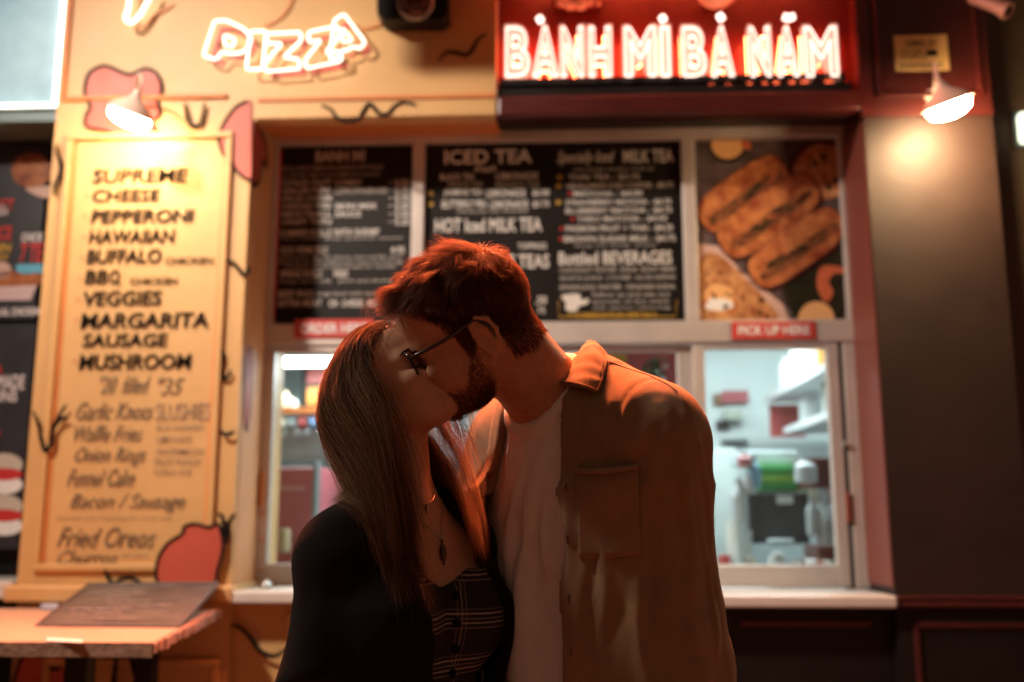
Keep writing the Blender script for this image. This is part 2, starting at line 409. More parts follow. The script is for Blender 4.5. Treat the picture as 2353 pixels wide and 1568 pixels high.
for k, (o_, i_) in PZL.items():
    c = [P(x, y, YF-.05) for x, y in rounded(o_, 7)]
    lt = MB().tube(c, .0042, 8, closed=True).build('letter_tube', M['tube_pizza'], neon, smooth=True)
    if i_: MB().tube([P(x, y, YF-.05) for x, y in rounded(i_, 5)], .0036, 8, closed=True).build('letter_tube', M['tube_pizza'], neon, smooth=True)
    if k != 'I':
        cc = [P(x+13, y+14, YF-.004) for x, y in o_]
        MB().plate(cc, NY, .001).build('painted_letter', M['coral'], root)
        cx = sum(x for x, y in o_)/len(o_); cyy = sum(y for x, y in o_)/len(o_)
        cc = [P(cx+13+(x-cx)*.70, cyy+12+(y-cyy)*.70, YF-.0055) for x, y in o_]
        MB().plate(cc, NY, .0008).build('painted_letter', M['cream'], root)
for x in (500, 590, 650, 745, 800): MB().tube([P(x, 100, YF-.05), P(x, 100, YF)], .004, 6).build('bracket', M['alu_dark'], neon)
n2 = thing('neon_tube_drawing', P(330, 60, YF-.05), 'curved warm white neon tail at the top edge above the toast shape', 'neon sign')
neon_poly([(300,-30),(295,20),(288,42),(300,52),(318,40),(335,12),(352,-20)], YF-.05, .0075, M['tube_pizza'], n2)
squiggle([(318,66),(330,60),(350,40),(380,22),(400,8)], YF, .010, m=M['orange_trim'])
squiggle([(606,60),(640,45),(668,10),(672,-20)], YF, .010, m=M['orange_trim'])
squiggle([(826,70),(858,62),(885,52)], YF, .008, m=M['orange_trim'])

# black speaker-like lamp box
sp = thing('floodlight_box', P(955, 0, YF-.1), 'black octagonal floodlight box with round glass lens above the cream fascia', 'floodlight')
pts = [(875,-60),(1035,-60),(1036,58),(1022,72),(890,72),(876,58)]
MB().plate([P(x, y, YF-.004) for x, y in pts], NY, .09).build('housing', M['black'], sp)
cen = P(955, 8, YF-.096)
MB().lathe([(.055, 0), (.058, .010), (.064, .012), (.068, .004), (.068, -.002)], cen, (0, -1, 0), 28, cap=False).build('lens_ring', mat('pale_lens_ring', (.42, .38, .33), .35), sp, smooth=True)
MB().lathe([(.055, 0), (.050, .012), (.030, .020), (.001, .024)], cen, (0, -1, 0), 24, cap=False).build('glass_lens', mat('amber_dark_glass', (.10, .035, .015), .1, coat=1), sp, smooth=True)

# ================================================================== red tea shop front
RPL = P(1987, 270, YF).x                      # left edge of right pillar
RPR = P(2285, 300, YF).x
root3 = thing('banh_mi_shop_front', (SPLIT, YF, 0), 'dark red shop front carrying the Banh Mi neon letters', 'shop front')
MB().box(SPLIT+.001, RPL, YF+.10, YF+.16, P(1500, 205, YF+.1).z, ZT).build('fascia', M['redpaint'], root3)
x0, x1, z0, z1 = R(1143, 1975, 218, 264, YF)
MB().box(x0, x1, YF-.02, YF+.06, z0, z1, .01).build('cornice', M['redpaint'], root3)
MB().box(x0, x1-.02, YF+.02, YF+.2, z1+.002, z1+.045).build('cornice_painted_shade', M['black'], root3)  # black strip standing in for the shade above the cornice
zbk = P(1600, 292, YW).z
MB().plate([(SPLIT+.001, YF+.03, z0-.004), (RPL-.001, YF+.03, z0-.004), (RPL-.001, YW, zbk), (SPLIT+.001, YW, zbk)], (0, 0, 1), .02).build('soffit', M['black'], root3)
UPB = P(2150, 266, YF).z
MB().box(RPL, RPR, YF, YB+.25, UPB, ZT).build('upper_pillar', M['darkred'], root3)
MB().box(RPL, RPR, YF+.006, YB+.25, P(2200, 1370, YF).z, UPB-.001).build('pillar', M['darkwall'], root3)
MB().box(RPL-.012, RPL+.03, YF-.01, YF+.02, UPB, ZT).build('pillar_trim', M['redpaint'], root3)
zb = P(2200, 1370, YF).z
frame_strips(2000, 2235, -300, 225, YF, .018, .016, M['redpaint'], root3, sides='LRTB')
MB().box(RPL, 3.0, YF-.0, YF+.2, 0, zb-.04).build('dado', M['black'], root3)
for k in (0, 1): MB().box(RPL, 3.0, YF-.03+.012*k, YF+.1, zb-.035+.02*k, zb-.019+.02*k, .004).build('dado_molding', M['darkred'], root3)
frame_strips(2125, 2600, 1430, 2300, YF, .02, .012, M['darkred'], root3, sides='LT')
MB().box(SPLIT, RPL-.001, YF+.06, YF+.25, 0, P(1500, 1392, YF).z).build('counter_wall', M['black'], root3)
x0, x1, z0, z1 = R(1700, 2000, 1425, 1440, YF+.06)
MB().box(x0, x1, YF+.045, YF+.059, z0, z1, .004).build('molding', M['darkred'], root3)
# jamb on the right
MB().box(RPL-.006, RPL-.0005, YF+.012, YW+.02, P(2000, 1365, YF).z+.02, UPB-.01).build('jamb', mat('red_brown_jamb', (.20, .05, .035), .45, var=.15), root3)

# neighbouring wall on the right, set back
nb = thing('neighbour_wall', (RPR+1, YF+.3, 0), 'dim brown wall beyond the right pillar', 'wall')
MB().box(RPR+.001, 5, YF+.18, YF+.5, 0, ZT+.4).build('wall_face', mat('dim_brown_render', (.09, .06, .035), .6, var=.3, vscale=3), nb)
x0, x1, z0, z1 = R(2335, 2400, 262, 335, YF+.17)
wl = thing('bulkhead_light', P(2350, 300, YF+.16), 'pale green lit fixture cut by the right edge', 'light')
MB().box(x0, x1, YF+.13, YF+.178, z0, z1, .02).build('diffuser', mat('green_white_diffuser', (.6, .7, .6), .4, emit=(.8, .95, .75), es=.7), wl)
MB().box(x0-.01, x1+.01, YF+.165, YF+.1795, z0-.01, z1+.01).build('back_plate', M['alu_dark'], wl)

# BANH MI neon letters
bn = thing('neon_sign', P(1540, 190, YF+.02), 'glowing red neon sign reading BÁNH MÌ BÀ NĂM on the red fascia', 'neon sign')
WORDS = [('B',1157,1222),('A',1218,1288),('N',1284,1346),('H',1348,1410),('M',1430,1513),('I',1513,1545),('B',1564,1628),('A',1628,1692),('N',1718,1776),('A',1780,1840),('M',1844,1930)]
YN = YF + .0
for ch, a, b in WORDS:
    v, f = glyphs(ch, 0, .03, 0, 4)
    # solid shell behind, tubes in front
    for kind, yy, rr in (('letter_shell', YN+.024, 0), ('letter_tube', YN, 1)):
        if rr: v, f = glyphs(ch, 0, .022, .0125, 3)
        x0, x1, z0, z1 = R(a+6-4*(1-rr), b-6+4*(1-rr), 62-6*(1-rr), 176+8*(1-rr), yy)
        mn, mx = v.min(0), v.max(0); s = (z1-z0)/(mx[1]-mn[1])
        q = np.empty_like(v)
        q[:, 0] = x0 + (v[:, 0]-mn[0])/(mx[0]-mn[0])*(x1-x0); q[:, 2] = z0+(v[:, 1]-mn[1])*s
        q[:, 1] = yy + v[:, 2]*s
        mb = MB(); mb.add([tuple(p) for p in q], f)
        if not rr:
            mb2 = MB(); mb2.add([tuple(p) for p in q], f); mb2.add([(p[0], p[1]+.03, p[2]) for p in q], f); mb = mb2
        if rr:
            h = MB(); h.add([(p[0]-.004, p[1]+.058, p[2]-.010) for p in q], f); h.build('added_halo_tube', M['tube_halo'], bn, smooth=True, fix=False)  # red tube added behind each letter to give it a halo
        o = mb.build(kind, M['tube_red'] if rr else M['letter_red'], bn, smooth=bool(rr), fix=False)
for pts in ([(1238,40),(1244,50)], [(1520,38),(1526,48)], [(1652,34),(1660,46)], [(1800,38),(1812,42),(1824,38)]):
    c = [P(x, y, YN) for x, y in pts]; MB().tube(c, .013, 10).build('accent_tube', M['tube_red'], bn, smooth=True)
x0, x1, z0, z1 = R(1148, 1938, 182, 196, YF+.05)
MB().box(x0, x1, YF+.02, YF+.098, z0, z1).build('raceway', M['black'], bn)

# pale fixtures above the letters
o = thing('ceiling_light', P(1652, -15, YF+.02), 'round pale dome light above the letters BÀ', 'light')
MB().lathe([(.075, 0), (.072, -.02), (.05, -.042), (.001, -.052)], P(1648, -18, YF), (0, 0, 1), 28, cap=False).build('dome', mat('cream_dome', (.75, .55, .36), .4), o, smooth=True)
MB().lathe([(.085, 0), (.085, .03)], P(1648, -18, YF), (0, 0, 1), 28).build('base_ring', M['darkred'], o)
o = thing('hanging_ornament', P(1325, 0, YF+.02), 'knobbly pale plaster ornament above the first neon word', 'ornament')
mb = MB()
for x, y, r in ((1290,4,.020),(1310,8,.026),(1335,10,.024),(1352,2,.022),(1325,-12,.035),(1376,8,.010)):
    mb.lathe([(r*math.sin(a), -r*math.cos(a)) for a in [i*math.pi/8 for i in range(9)]], P(x, y, YF+.04), (0, 0, 1), 14, cap=False)
mb.build('plaster_knobs', mat('dusty_plaster', (.6, .38, .24), .7, var=.2), o, smooth=True)
MB().box(*[P(1270,0,YF).x, P(1385,0,YF).x], YF+.05, YF+.099, P(1320,-8,YF).z, P(1320,-40,YF).z).build('back_plate', M['darkred'], o)

# warning sign on the right pillar
o = thing('camera_notice', P(2116, 164, YF-.01), 'pale yellow notice headed SMILE on the dark red pillar above the right lamp', 'sign')
x0, x1, z0, z1 = R(2055, 2178, 82, 164, YF)
MB().box(x0, x1, YF-.006, YF-.001, z0, z1, .002).build('plate', mat('yellow_notice', (.80, .52, .20), .5, var=.08), o)
mb = Lines(); write(mb, 'SMILE!', 2082, 2152, 92, 108, YF-.006); write(mb, 'YOU ARE', 2072, 2118, 114, 122, YF-.006); write(mb, 'ON CAMERA', 2070, 2118, 126, 134, YF-.006); write(mb, '24 HOUR RECORDING', 2066, 2168, 146, 158, YF-.006)
mb.build('lettering', mat('brown_print', (.10, .03, .015), .6), o)
mb = MB(); x0, x1, z0, z1 = R(2128, 2152, 118, 130, YF); mb.box(x0, x1, YF-.009, YF-.0065, z0, z1); mb.tube([P(2128, 128, YF-.008), P(2122, 134, YF-.008)], .003, 6); mb.build('camera_symbol', M['black'], o)
# security camera at the top right
o = thing('security_camera', P(2240, -10, YF-.05), 'reddish bullet security camera pointing down at the top right', 'camera')
a_, b_ = P(2232, -6, YF-.06), P(2318, 26, YF-.14); d_ = (b_-a_)
MB().tube([a_, a_+d_*.85, a_+d_*.86, b_], [.022, .024, .030, .030], 16).build('housing', mat('reddish_metal', (.55, .28, .22), .3, metal=.3), o, smooth=False)  # reddish base colour on the whole housing
MB().tube([a_+d_*.4, P(2262, -26, YF-.0)], .008, 8).build('bracket', M['darkred'], o)
MB().lathe([(.020, 0), (.001, .004)], b_, d_, 16).build('lens', M['black'], o)

# ------------------------------------------------------------------ gooseneck lamps
M['lamp_glow_right'] = mat('strong_bulb_glass', (1, .9, .8), .3, emit=(1, .68, .36), es=120)
def goose(cx, cy, tilt, yaw, label, Yc, base_px, glow='lamp_glow'):
    c = P(cx, cy, Yc)
    o = thing('wall_lamp', c, label, 'wall lamp', 'gooseneck lamps on the pillars')
    ax = Vector((math.sin(tilt), yaw, -math.cos(tilt))).normalized()      # where the mouth looks
    prof = [(.012, -.085), (.016, -.070), (.026, -.055), (.046, -.040), (.070, -.020), (.083, 0)]
    sh = MB(); sh.lathe(prof, c, ax, 28, cap=False); sh.lathe([(r-.003, h) for r, h in prof], c, ax, 28, cap=False)
    sh.build('shade', M['lamp_white'], o, smooth=True, fix=False)
    MB().lathe([(.012, -.06), (.020, -.052), (.042, -.030), (.062, -.006), (.074, .010), (.066, .030), (.04, .044), (.001, .050)], c, ax, 24, cap=False).build('bulb', M[glow], o, smooth=True)
    top = c - ax*.085; b = P(*base_px, YF)
    pk = top - ax*.06
    path = catmull([c - ax*.075, top - ax*.035, (pk + b)/2 + Vector((0, -.03, .05)), b + Vector((0, -.03, .01)), b], 8)
    MB().tube(path, .0065, 8).build('gooseneck', M['lamp_white'], o, smooth=True)
    MB().lathe([(.028, 0), (.028, .006), (.018, .012)], b, (0, -1, 0), 20).build('wall_plate', M['lamp_white'], o)
    return o
goose(300, 262, math.radians(-22), .22, 'white gooseneck lamp glowing over the painted pizza menu', YF-.20, (318, 245))
goose(2178, 240, math.radians(20), .22, 'white gooseneck lamp glowing below the yellow notice', YF-.20, (2142, 222), 'lamp_glow_right')

# ================================================================== takeout window
wn = thing('takeout_window', (0, YW, P(1200, 1350, YW).z), 'wide aluminium takeout window with menu boards above and sliding sashes below', 'window')
def bar(px0, px1, py0, py1, m='alu', y0=YW, y1=YW+.05, name='frame_bar', parent=wn, bev=.004, yref=None):
    x0, x1, z0, z1 = R(px0, px1, py0, py1, yref or y0)
    return MB().box(x0, x1, y0, y1, z0, z1, bev).build(name, M[m] if isinstance(m, str) else m, parent)
XL = P(600, 760, YW).x; XR = P(1978, 760, YW).x
Ztop = P(1250, 298, YW).z; Zb0 = P(1250, 322, YW).z; Zt0, Zt1 = P(1200, 790, YW).z, P(1200, 740, YW).z; Zs = P(1200, 1352, YW).z
MB().box(XL-.08, XL, YW+.002, YW+.09, Zs, Ztop+.1).build('side_post', M['alu'], wn)
MB().box(XR, XR+.08, YW+.002, YW+.09, Zs, Ztop+.1).build('side_post', M['alu'], wn)
MB().box(XL, XR, YW, YW+.07, Zb0, Ztop, .004).build('head_bar', M['alu'], wn)
MB().box(XL, XR, YW-.004, YW+.07, Zt0, Zt1, .004).build('transom', M['alu'], wn)
MB().box(XL, XR, YW+.001, YW+.069, Ztop+.001, Ztop+.12).build('head_panel', M['darkred'], wn)
for a, b in ((612, 632), (945, 973), (1571, 1602), (1938, 1962)):
    x0, x1, _, _ = R(a, b, 320, 740, YW); MB().box(x0, x1, YW+.002, YW+.06, Zt1+.001, Zb0-.001, .004).build('mullion', M['alu'], wn)
# lower sashes
def sash(a, b, label_m, c0=790, c1=1335, w=.055, yo=0.0, wb=.085):
    x0, x1, _, _ = R(a, b, c0, c1, YW)
    s = MB().box(x0, x0+w, YW+.006+yo, YW+.045+yo, Zs+.005, Zt0-.004, .004).build('sash_stile', M['alu'], wn)
    MB().box(x1-w, x1, YW+.006+yo, YW+.045+yo, Zs+.005, Zt0-.004, .004).build('sash_stile', M['alu'], wn)
    MB().box(x0+w, x1-w, YW+.008+yo, YW+.043+yo, Zs+.005, Zs+wb, .004).build('sash_rail', M['alu'], wn)
    MB().box(x0+w, x1-w, YW+.008+yo, YW+.043+yo, Zt0-.026, Zt0-.004, .004).build('sash_rail', M['alu'], wn)
    MB().box(x0+w, x1-w, YW+.024+yo, YW+.028+yo, Zs+wb, Zt0-.026).build('pane', GL, wn)
    return x0, x1
GL = bpy.data.materials.new('window_glass'); GL.use_nodes = True
_n = GL.node_tree; _n.nodes.clear()
_o = _n.nodes.new('ShaderNodeOutputMaterial'); _m = _n.nodes.new('ShaderNodeMixShader'); _t = _n.nodes.new('ShaderNodeBsdfTransparent'); _g = _n.nodes.new('ShaderNodeBsdfGlossy')
_g.inputs['Roughness'].default_value = .02; _t.inputs[0].default_value = (.94, .97, .96, 1); _m.inputs[0].default_value = .07
_n.links.new(_t.outputs[0], _m.inputs[1]); _n.links.new(_g.outputs[0], _m.inputs[2]); _n.links.new(_m.outputs[0], _o.inputs[0])
sash(594, 1100, '', w=.045)
sash(1100, 1600, '', yo=.03)
xa, xb = sash(1600, 1942, '', w=.045)
x0, x1, _, _ = R(1943, 1952, 790, 1335, YW)
MB().box(x0, x1, YW+.012, YW+.05, Zs+.005, Zt0-.004).build('track_seal', M['alu_dark'], wn)
MB().box(x1+.001, XR-.001, YW+.004, YW+.06, Zs+.002, Zt0-.002, .004).build('side_bar', M['alu'], wn)
x0, x1, z0, z1 = R(598, 606, 1085, 1165, YW); MB().box(x0, x1, YW-.012, YW+.005, z0, z1, .003).build('pull_handle', M['orange_trim'], wn)
x0, x1, z0, z1 = R(1944, 1952, 1130, 1200, YW); MB().box(x0, x1, YW-.012, YW+.005, z0, z1, .003).build('pull_handle', mat('rusty_red_handle', (.25, .05, .03), .5), wn)
MB().lathe([(.010, 0), (.012, .012), (.006, .02)], P(1940, 1020, YW), (0, -1, 0), 14).build('lock_knob', M['steel'], wn)
for (x, y) in ((602, 1180), (602, 1240), (598, 1310)): MB().lathe([(.008, 0), (.006, .004)], P(x, y, YW), (0, -1, 0), 10).build('screw', M['orange_trim'], wn)

# counter shelf
YC = YF - .06
zc1 = P(1500, 1368, YC).z; zc0 = P(1500, 1396, YC).z
o = MB().box(P(528, 1365, YC).x, P(1135, 1365, YC).x, YC+.02, YW+.005, zc0+.006, zc1+.006, .006).build('counter_shelf', M['counter']); tag(o, 'short white counter shelf beside the pizza pillar', 'counter')
o = MB().box(P(1136, 1365, YC).x+.002, P(2062, 1365, YC).x, YC, YW+.005, zc0, zc1, .008).build('counter_shelf', M['counter']); tag(o, 'long pale counter shelf under the pick up window', 'counter')
# bell on the shelf
b0 = P(612, 1338, YC+.15); b0.z = zc1+.006
o = thing('service_bell', b0, 'small shiny metal bell on the white counter shelf', 'bell')
MB().lathe([(.022, 0), (.022, .004), (.018, .005)], b0, seg=20).build('base', M['steel'], o)
MB().lathe([(.020, .006), (.019, .014), (.012, .024), (.003, .027), (.003, .033), (.001, .034)], b0, seg=20, cap=False).build('dome', M['steel'], o, smooth=True)

# menu boards ------------------------------------------------------
def panel(name, a, b, c_, d, label, cat, m, Y=YW+.03):
    x0, x1, z0, z1 = R(a, b, c_, d, Y)
    o = thing(name, Vector(((x0+x1)/2, Y, z0)), label, cat)
    MB().box(x0, x1, Y, Y+.012, z0, z1).build('board_panel', m, o)
    return o
YT = YW + .03
b1 = panel('menu_board', 633, 944, 322, 739, 'black banh mi menu board, leftmost above the order window', 'menu board', M['board'])
big = Lines(); sm = Lines()
write(big, 'BANH MI', 726, 838, 347, 372, YT)
rows = [('SPECIAL HOUSE COMBINATION SANDWICH WITH PICKLES',648,880,381,392,0),('ALL BANH MI COME WITH CUCUMBER AND CILANTRO',648,872,398,407,0),
 ('HOUSE SPECIAL BBQ',650,755,0,0,1)]
for s, a, b, c_, d, k in rows[:2]: write(sm, s, a, b, c_, d, YT)
L = [('COLD CUT','COMBO','5.50',420),('GRILLED PORK','LEMONGRASS','5.75',438),('GRILLED CHICKEN','','5.75',456),('SHREDDED PORK','SKIN MIX','5.50',474),('MEATBALL','SAUCE','5.50',492),('CRISPY TOFU','','5.25',510)]
for s, t, p, y in L:
    write(big, s, 648, 762, y-6, y+7, YT, bold=.02)
    if t: write(big, t, 770, 770+len(t)*12, y-6, y+7, YT, bold=.02)
    write(big, '-', 894, 902, y-1, y+1, YT, bold=.02); write(big, p, 908, 940, y-7, y+8, YT, bold=.02)
for s, a, b, y, h in (('SUMMER ROLLS WITH SHRIMP',644,872,535,8),('two rolls with peanut sauce',644,925,549,4),('RICE VERMICELLI',646,752,575,8),('4.95',898,930,575,8),
  ('grilled pork, egg roll, lettuce, mint and fish sauce',640,925,592,5),('steamed rice with grilled pork chop and fried egg',640,925,604,5),('chicken curry with bread or noodle',656,910,615,5),
  ('SPRING ROLLS',644,740,630,8),('FRIED',768,800,630,8),('crispy taro rolls   pork and shrimp',640,905,647,5),('BEEF PHO',640,720,676,8),('large bowl with rare steak',730,905,676,6),('EXTRA MEAT',640,740,697,8),('OR  CHEESE  ADD ONE',756,910,697,8)):
    write(big if h > 6 else sm, s, a, b, y-h, y+h, YT, bold=.012)
big.build('chalk_line', M['chalk'], b1); sm.build('small_line', M['chalk_dim'], b1)
x0, x1, z0, z1 = R(634, 640, 345, 735, YT-.001)
MB().box(x0, x1, YT-.012, YT-.0005, z0, z1).build('red_edge_strip', M['red_print'], b1)

b2 = panel('menu_board', 974, 1570, 322, 739, 'wide black menu board headed ICED TEA in the middle of the window', 'menu board', M['board'])
big = Lines(); sm = Lines(); gd = Lines(); rd = Lines()
for s, a, b, c_, d in (('ICED TEA',1022,1222,345,377),('HOT Iced MILK TEA',1000,1245,502,534),('LOOSE LEAF TEAS',1010,1262,586,618),('MILK TEA',1432,1548,345,374),('Bottled BEVERAGES',1284,1544,578,608)):
    write(big, s, a, b, c_, d, YT, bold=.02)
write(big, 'Specially Iced', 1280, 1412, 348, 382, YT, shear=.4); write(big, 'fresh', 1090, 1140, 380, 396, YT, shear=.4)
for s, a, b, y, h in (('BLACK TEA',1012,1090,407,7),('LEMONADE',1140,1236,405,8),('PEACH TEA',1030,1110,424,6),('MANGO TEA',1140,1240,424,6),('JASMINE TEA',1020,1108,444,9),('LEMONADE',1118,1208,444,9),('$3.00',1224,1262,444,8),
  ('BUTTERFLY PEA',1016,1118,470,9),('LEMONADE',1126,1214,470,9),('$3.75',1224,1262,470,8),('choose your own sweetness',1050,1214,487,5),('TOPPINGS',1190,1256,566,7),('.50',1230,1256,690,9),('.75',1232,1252,714,7),
  ('ADD BOBA OR JELLY FOR 50',1316,1502,391,5),('THAI TEA - $3.75',1306,1470,408,7),('VIETNAMESE ICED COFFEE - $3.75',1300,1548,428,7),('MATCHA - $4.00',1318,1476,446,7),('STRAWBERRY MATCHA - $4.75',1300,1542,466,7),
  ('BLUEBERRY MATCHA - $4.75',1300,1544,485,7),('TARO MATCHA - $4.50',1326,1532,504,7),('PASSION FRUIT + THAI - $4.25',1300,1546,526,8),('BROWN SUGAR MILK - $4.75',1296,1552,550,8),('oolong  rose  lavender  earl grey',1320,1508,565,4),
  ('COCONUT WATER  SODA  ROOT BEER',1286,1552,620,6),('GUAVA JUICE  LYCHEE  ALOE DRINK',1286,1554,640,6),('SPARKLING WATER  ORANGE SODA',1286,1552,660,6),('follow us and see our',1360,1542,677,5),('specials of the week',1360,1540,694,5),('ask about catering',1362,1540,708,4)):
    write(big if h > 6 else sm, s, a, b, y-h, y+h, YT, bold=.014)
write(gd, '* COMBINATION SPECIALS', 1306, 1508, 718, 731, YT, bold=.02)
gd.ribbon([P(1284,690,YT-.003), P(1284,728,YT-.003), P(1552,728,YT-.003), P(1556,690,YT-.003)], .004, NY)
for x, y in ((1286,408),(1284,428),(1283,466),(990,470),(990,446)): write(gd, 'o', x-6, x+6, y-5, y+5, YT, bold=.05)
for x, y in ((1310,446),(1316,504),(1290,526),(1288,550)): write(rd, 'o', x-4, x+4, y-4, y+4, YT, bold=.05)
# little chalk drawing of a cup in a hand
bdr = catmull([P(x, y, YT-.003) for x, y in ((1290,680),(1330,676),(1336,690),(1352,686),(1350,698),(1332,704),(1322,716),(1300,712),(1300,696))], 4, True)
big.plate(bdr, NY, .001)
big.build('chalk_line', M['chalk'], b2); sm.build('small_line', M['chalk_dim'], b2); gd.build('yellow_lettering', M['gold_print'], b2); rd.build('red_bullets', M['red_print'], b2)

# food poster --------------------------------------------------------
b3 = panel('food_poster', 1603, 1938, 322, 739, 'printed poster of filled baguettes and bowls beside the menu boards', 'poster', mat('slate_print', (.04, .022, .022), .3, col2=(.16, .12, .12), vscale=9))
crust = mat('baguette_crust_print', (.56, .21, .07), .3, col2=(.26, .05, .02), vscale=18)
fill = mat('filling_print', (.30, .10, .04), .3, col2=(.08, .04, .015), vscale=30)
paper = mat('paper_print', (.62, .42, .36), .3, var=.1); bowl = mat('bowl_print', (.66, .34, .14), .3, col2=(.30, .10, .04), vscale=14)
cream_p = mat('egg_cream_print', (.85, .48, .20), .3, var=.1); shr = mat('shrimp_print', (.62, .16, .07), .3, var=.3, vscale=20); grn = mat('herb_print', (.022, .022, .010), .3, var=.5, vscale=30)
whitep = mat('glossy_white_print', (.85, .84, .82), .25)
def pr(pts, m, l, name, sm_=True):
    c = [P(min(1937, max(1604, x)), min(738, max(323, y)), YT - .001 - l*.0008) for x, y in pts]
    if sm_: c = catmull(c, 5, True)
    MB().plate(c, NY, .0006).build(name, m, b3)
def ell(cx, cy, rx, ry, rot=0, n=18):
    r = math.radians(rot); return [(cx+rx*math.cos(t)*math.cos(r)-ry*math.sin(t)*math.sin(r), cy+rx*math.cos(t)*math.sin(r)+ry*math.sin(t)*math.cos(r)) for t in [2*math.pi*i/n for i in range(n)]]
pr(ell(1672,335,42,40), M['black'], 0, 'plate_print'); pr(ell(1672,332,38,34), cream_p, 1, 'bowl_print'); pr([(1704,325),(1722,325),(1724,345),(1706,338)], shr, 2, 'sauce_print')
pr(ell(1890,390,78,72), M['darkred'], 0, 'plate_print'); pr(ell(1892,395,70,64), bowl, 1, 'salad_print')
for x, y in ((1872,375),(1905,430),(1920,415),(1890,360)): pr(ell(x, y, 7, 6, n=8), grn, 2, 'herb_print')
pr([(1604,560),(1650,565),(1700,620),(1800,700),(1815,738),(1790,738),(1604,738)], paper, 1, 'paper_print', False)
pr([(1608,600),(1650,585),(1700,630),(1760,690),(1780,738),(1608,738)], bowl, 2, 'noodle_print')
pr(ell(1650,685,38,32), cream_p, 3, 'dip_bowl_print'); pr(ell(1650,700,36,14), whitep, 4, 'bowl_rim_print')
def bag(x0, y0, x1, y1, w, l):
    a = math.degrees(math.atan2(y1-y0, x1-x0)); L_ = math.hypot(x1-x0, y1-y0)/2; cx, cy_ = (x0+x1)/2, (y0+y1)/2
    def loz(s, k, off):
        r = math.radians(a); nx, ny = -math.sin(r), math.cos(r)
        return [(x+nx*off, y+ny*off) for x, y in [(cx+L_*s*c*math.cos(r)-k*d*math.sin(r), cy_+L_*s*c*math.sin(r)+k*d*math.cos(r)) for c, d in ((-1,0),(-.92,-.7),(-.6,-1),(0,-1.08),(.6,-1),(.92,-.7),(1,0),(.92,.7),(.6,1),(0,1.05),(-.6,1),(-.92,.7))]]
    pr(loz(1.03, w*1.1, 3), M['darkred'], l, 'bread_shadow_print'); pr(loz(1, w, 0), crust, l+1, 'baguette_print'); pr(loz(.88, w*.28, w*.25), fill, l+2, 'filling_print')
bag(1612, 512, 1802, 378, 46, 3); bag(1660, 570, 1872, 420, 48, 6); bag(1730, 640, 1932, 498, 46, 9)
rp = random.Random(12)
for k in range(34):                                     # strips of filling showing between the crusts
    i_ = rp.choice((0, 1, 2)); x0_, y0_, x1_, y1_ = ((1615,520,1800,385),(1672,572,1868,425),(1738,632,1928,500))[i_]; t = rp.uniform(.1, .9); L_ = math.hypot(x1_-x0_, y1_-y0_); ux, uy = (x1_-x0_)/L_, (y1_-y0_)/L_
    cx, cy_ = x0_+(x1_-x0_)*t-uy*rp.uniform(-9, 16), y0_+(y1_-y0_)*t+ux*rp.uniform(-9, 16); w_ = rp.uniform(9, 24); h_ = rp.uniform(2.5, 5)
    pr([(cx-ux*w_, cy_-uy*w_), (cx+uy*h_, cy_-ux*h_), (cx+ux*w_, cy_+uy*w_), (cx-uy*h_, cy_+ux*h_)], rp.choice((fill, shr, crust, grn, M['darkred'])), 13+k*.2, 'filling_print')
for k in range(26): pr(ell(rp.uniform(1615, 1770), rp.uniform(620, 730), rp.uniform(3, 11), rp.uniform(2, 5), rp.uniform(0, 180), 8), rp.choice((shr, grn, fill, crust)), 4.5, 'noodle_print')
for k in range(16): pr(ell(rp.uniform(1845, 1935), rp.uniform(345, 440), rp.uniform(3, 9), rp.uniform(2, 6), rp.uniform(0, 180), 8), rp.choice((shr, grn, fill)), 2.5, 'salad_print')
pr([(1885,615),(1910,610),(1937,616),(1937,628),(1915,630),(1905,650),(1915,672),(1900,695),(1885,680),(1876,650)], shr, 3, 'shrimp_print')
pr([(1800,640),(1870,560),(1937,560),(1937,738),(1835,738)], grn, 0, 'herb_print'); pr(ell(1876,735,42,42), cream_p, 2, 'bun_print')

# small red plates on the transom
for nm, s, a, b, c_, d, lb in (('sign', 'ORDER HERE', 676, 858, 734, 776, 'red plate reading ORDER HERE on the transom'), ('sign', 'PICK UP HERE', 1682, 1874, 739, 779, 'red plate reading PICK UP HERE over the right sash')):
    Y = YW - .012; x0, x1, z0, z1 = R(a, b, c_, d, Y)
    o = thing('direction_sign', Vector(((x0+x1)/2, Y, z0)), lb, 'sign')
    MB().box(x0, x1, Y, Y+.007, z0, z1, .002).build('plate', mat('red_sign_plate', (.55, .06, .05), .35), o)
    mb = MB(); write(mb, s, a+14, b-14, c_+9, d-9, Y, bold=.03); mb.build('lettering', M['white_print'], o)

# ================================================================== neighbour shop at left
nb = thing('neighbour_shop_front', (PL-1.0, YF+.1, 0), 'dark burger shop front at the left edge with a cyan lit panel', 'shop front')
xe = PL - .001; YN2 = YF + .10
z0 = P(60, 245, YN2).z; z00 = P(60, 277, YN2).z
MB().box(xe-2.2, xe, YN2+.01, YN2+.3, z00, z0+1.2).build('panel_backing', M['teal'], nb)
MB().box(xe-2.2, xe-.03, YN2, YN2+.009, z0+.012, z0+1.2).build('lit_panel', M['cyan_glow'], nb)
MB().box(xe-2.2, xe, YN2+.25, YN2+.5, 0, z00).build('wall_face', M['black'], nb)
mb = MB()
xl_ = P(128, 240, YN2-.01).x - .005
n_ = 0
for i in range(90):
    c = Vector((xl_ - .012*i, YN2-.012, z0)); mb.lathe([(.0001, -.006), (.0055, -.003), (.0055, .003), (.0001, .006)], c, (0, 0, 1), 6, cap=False)
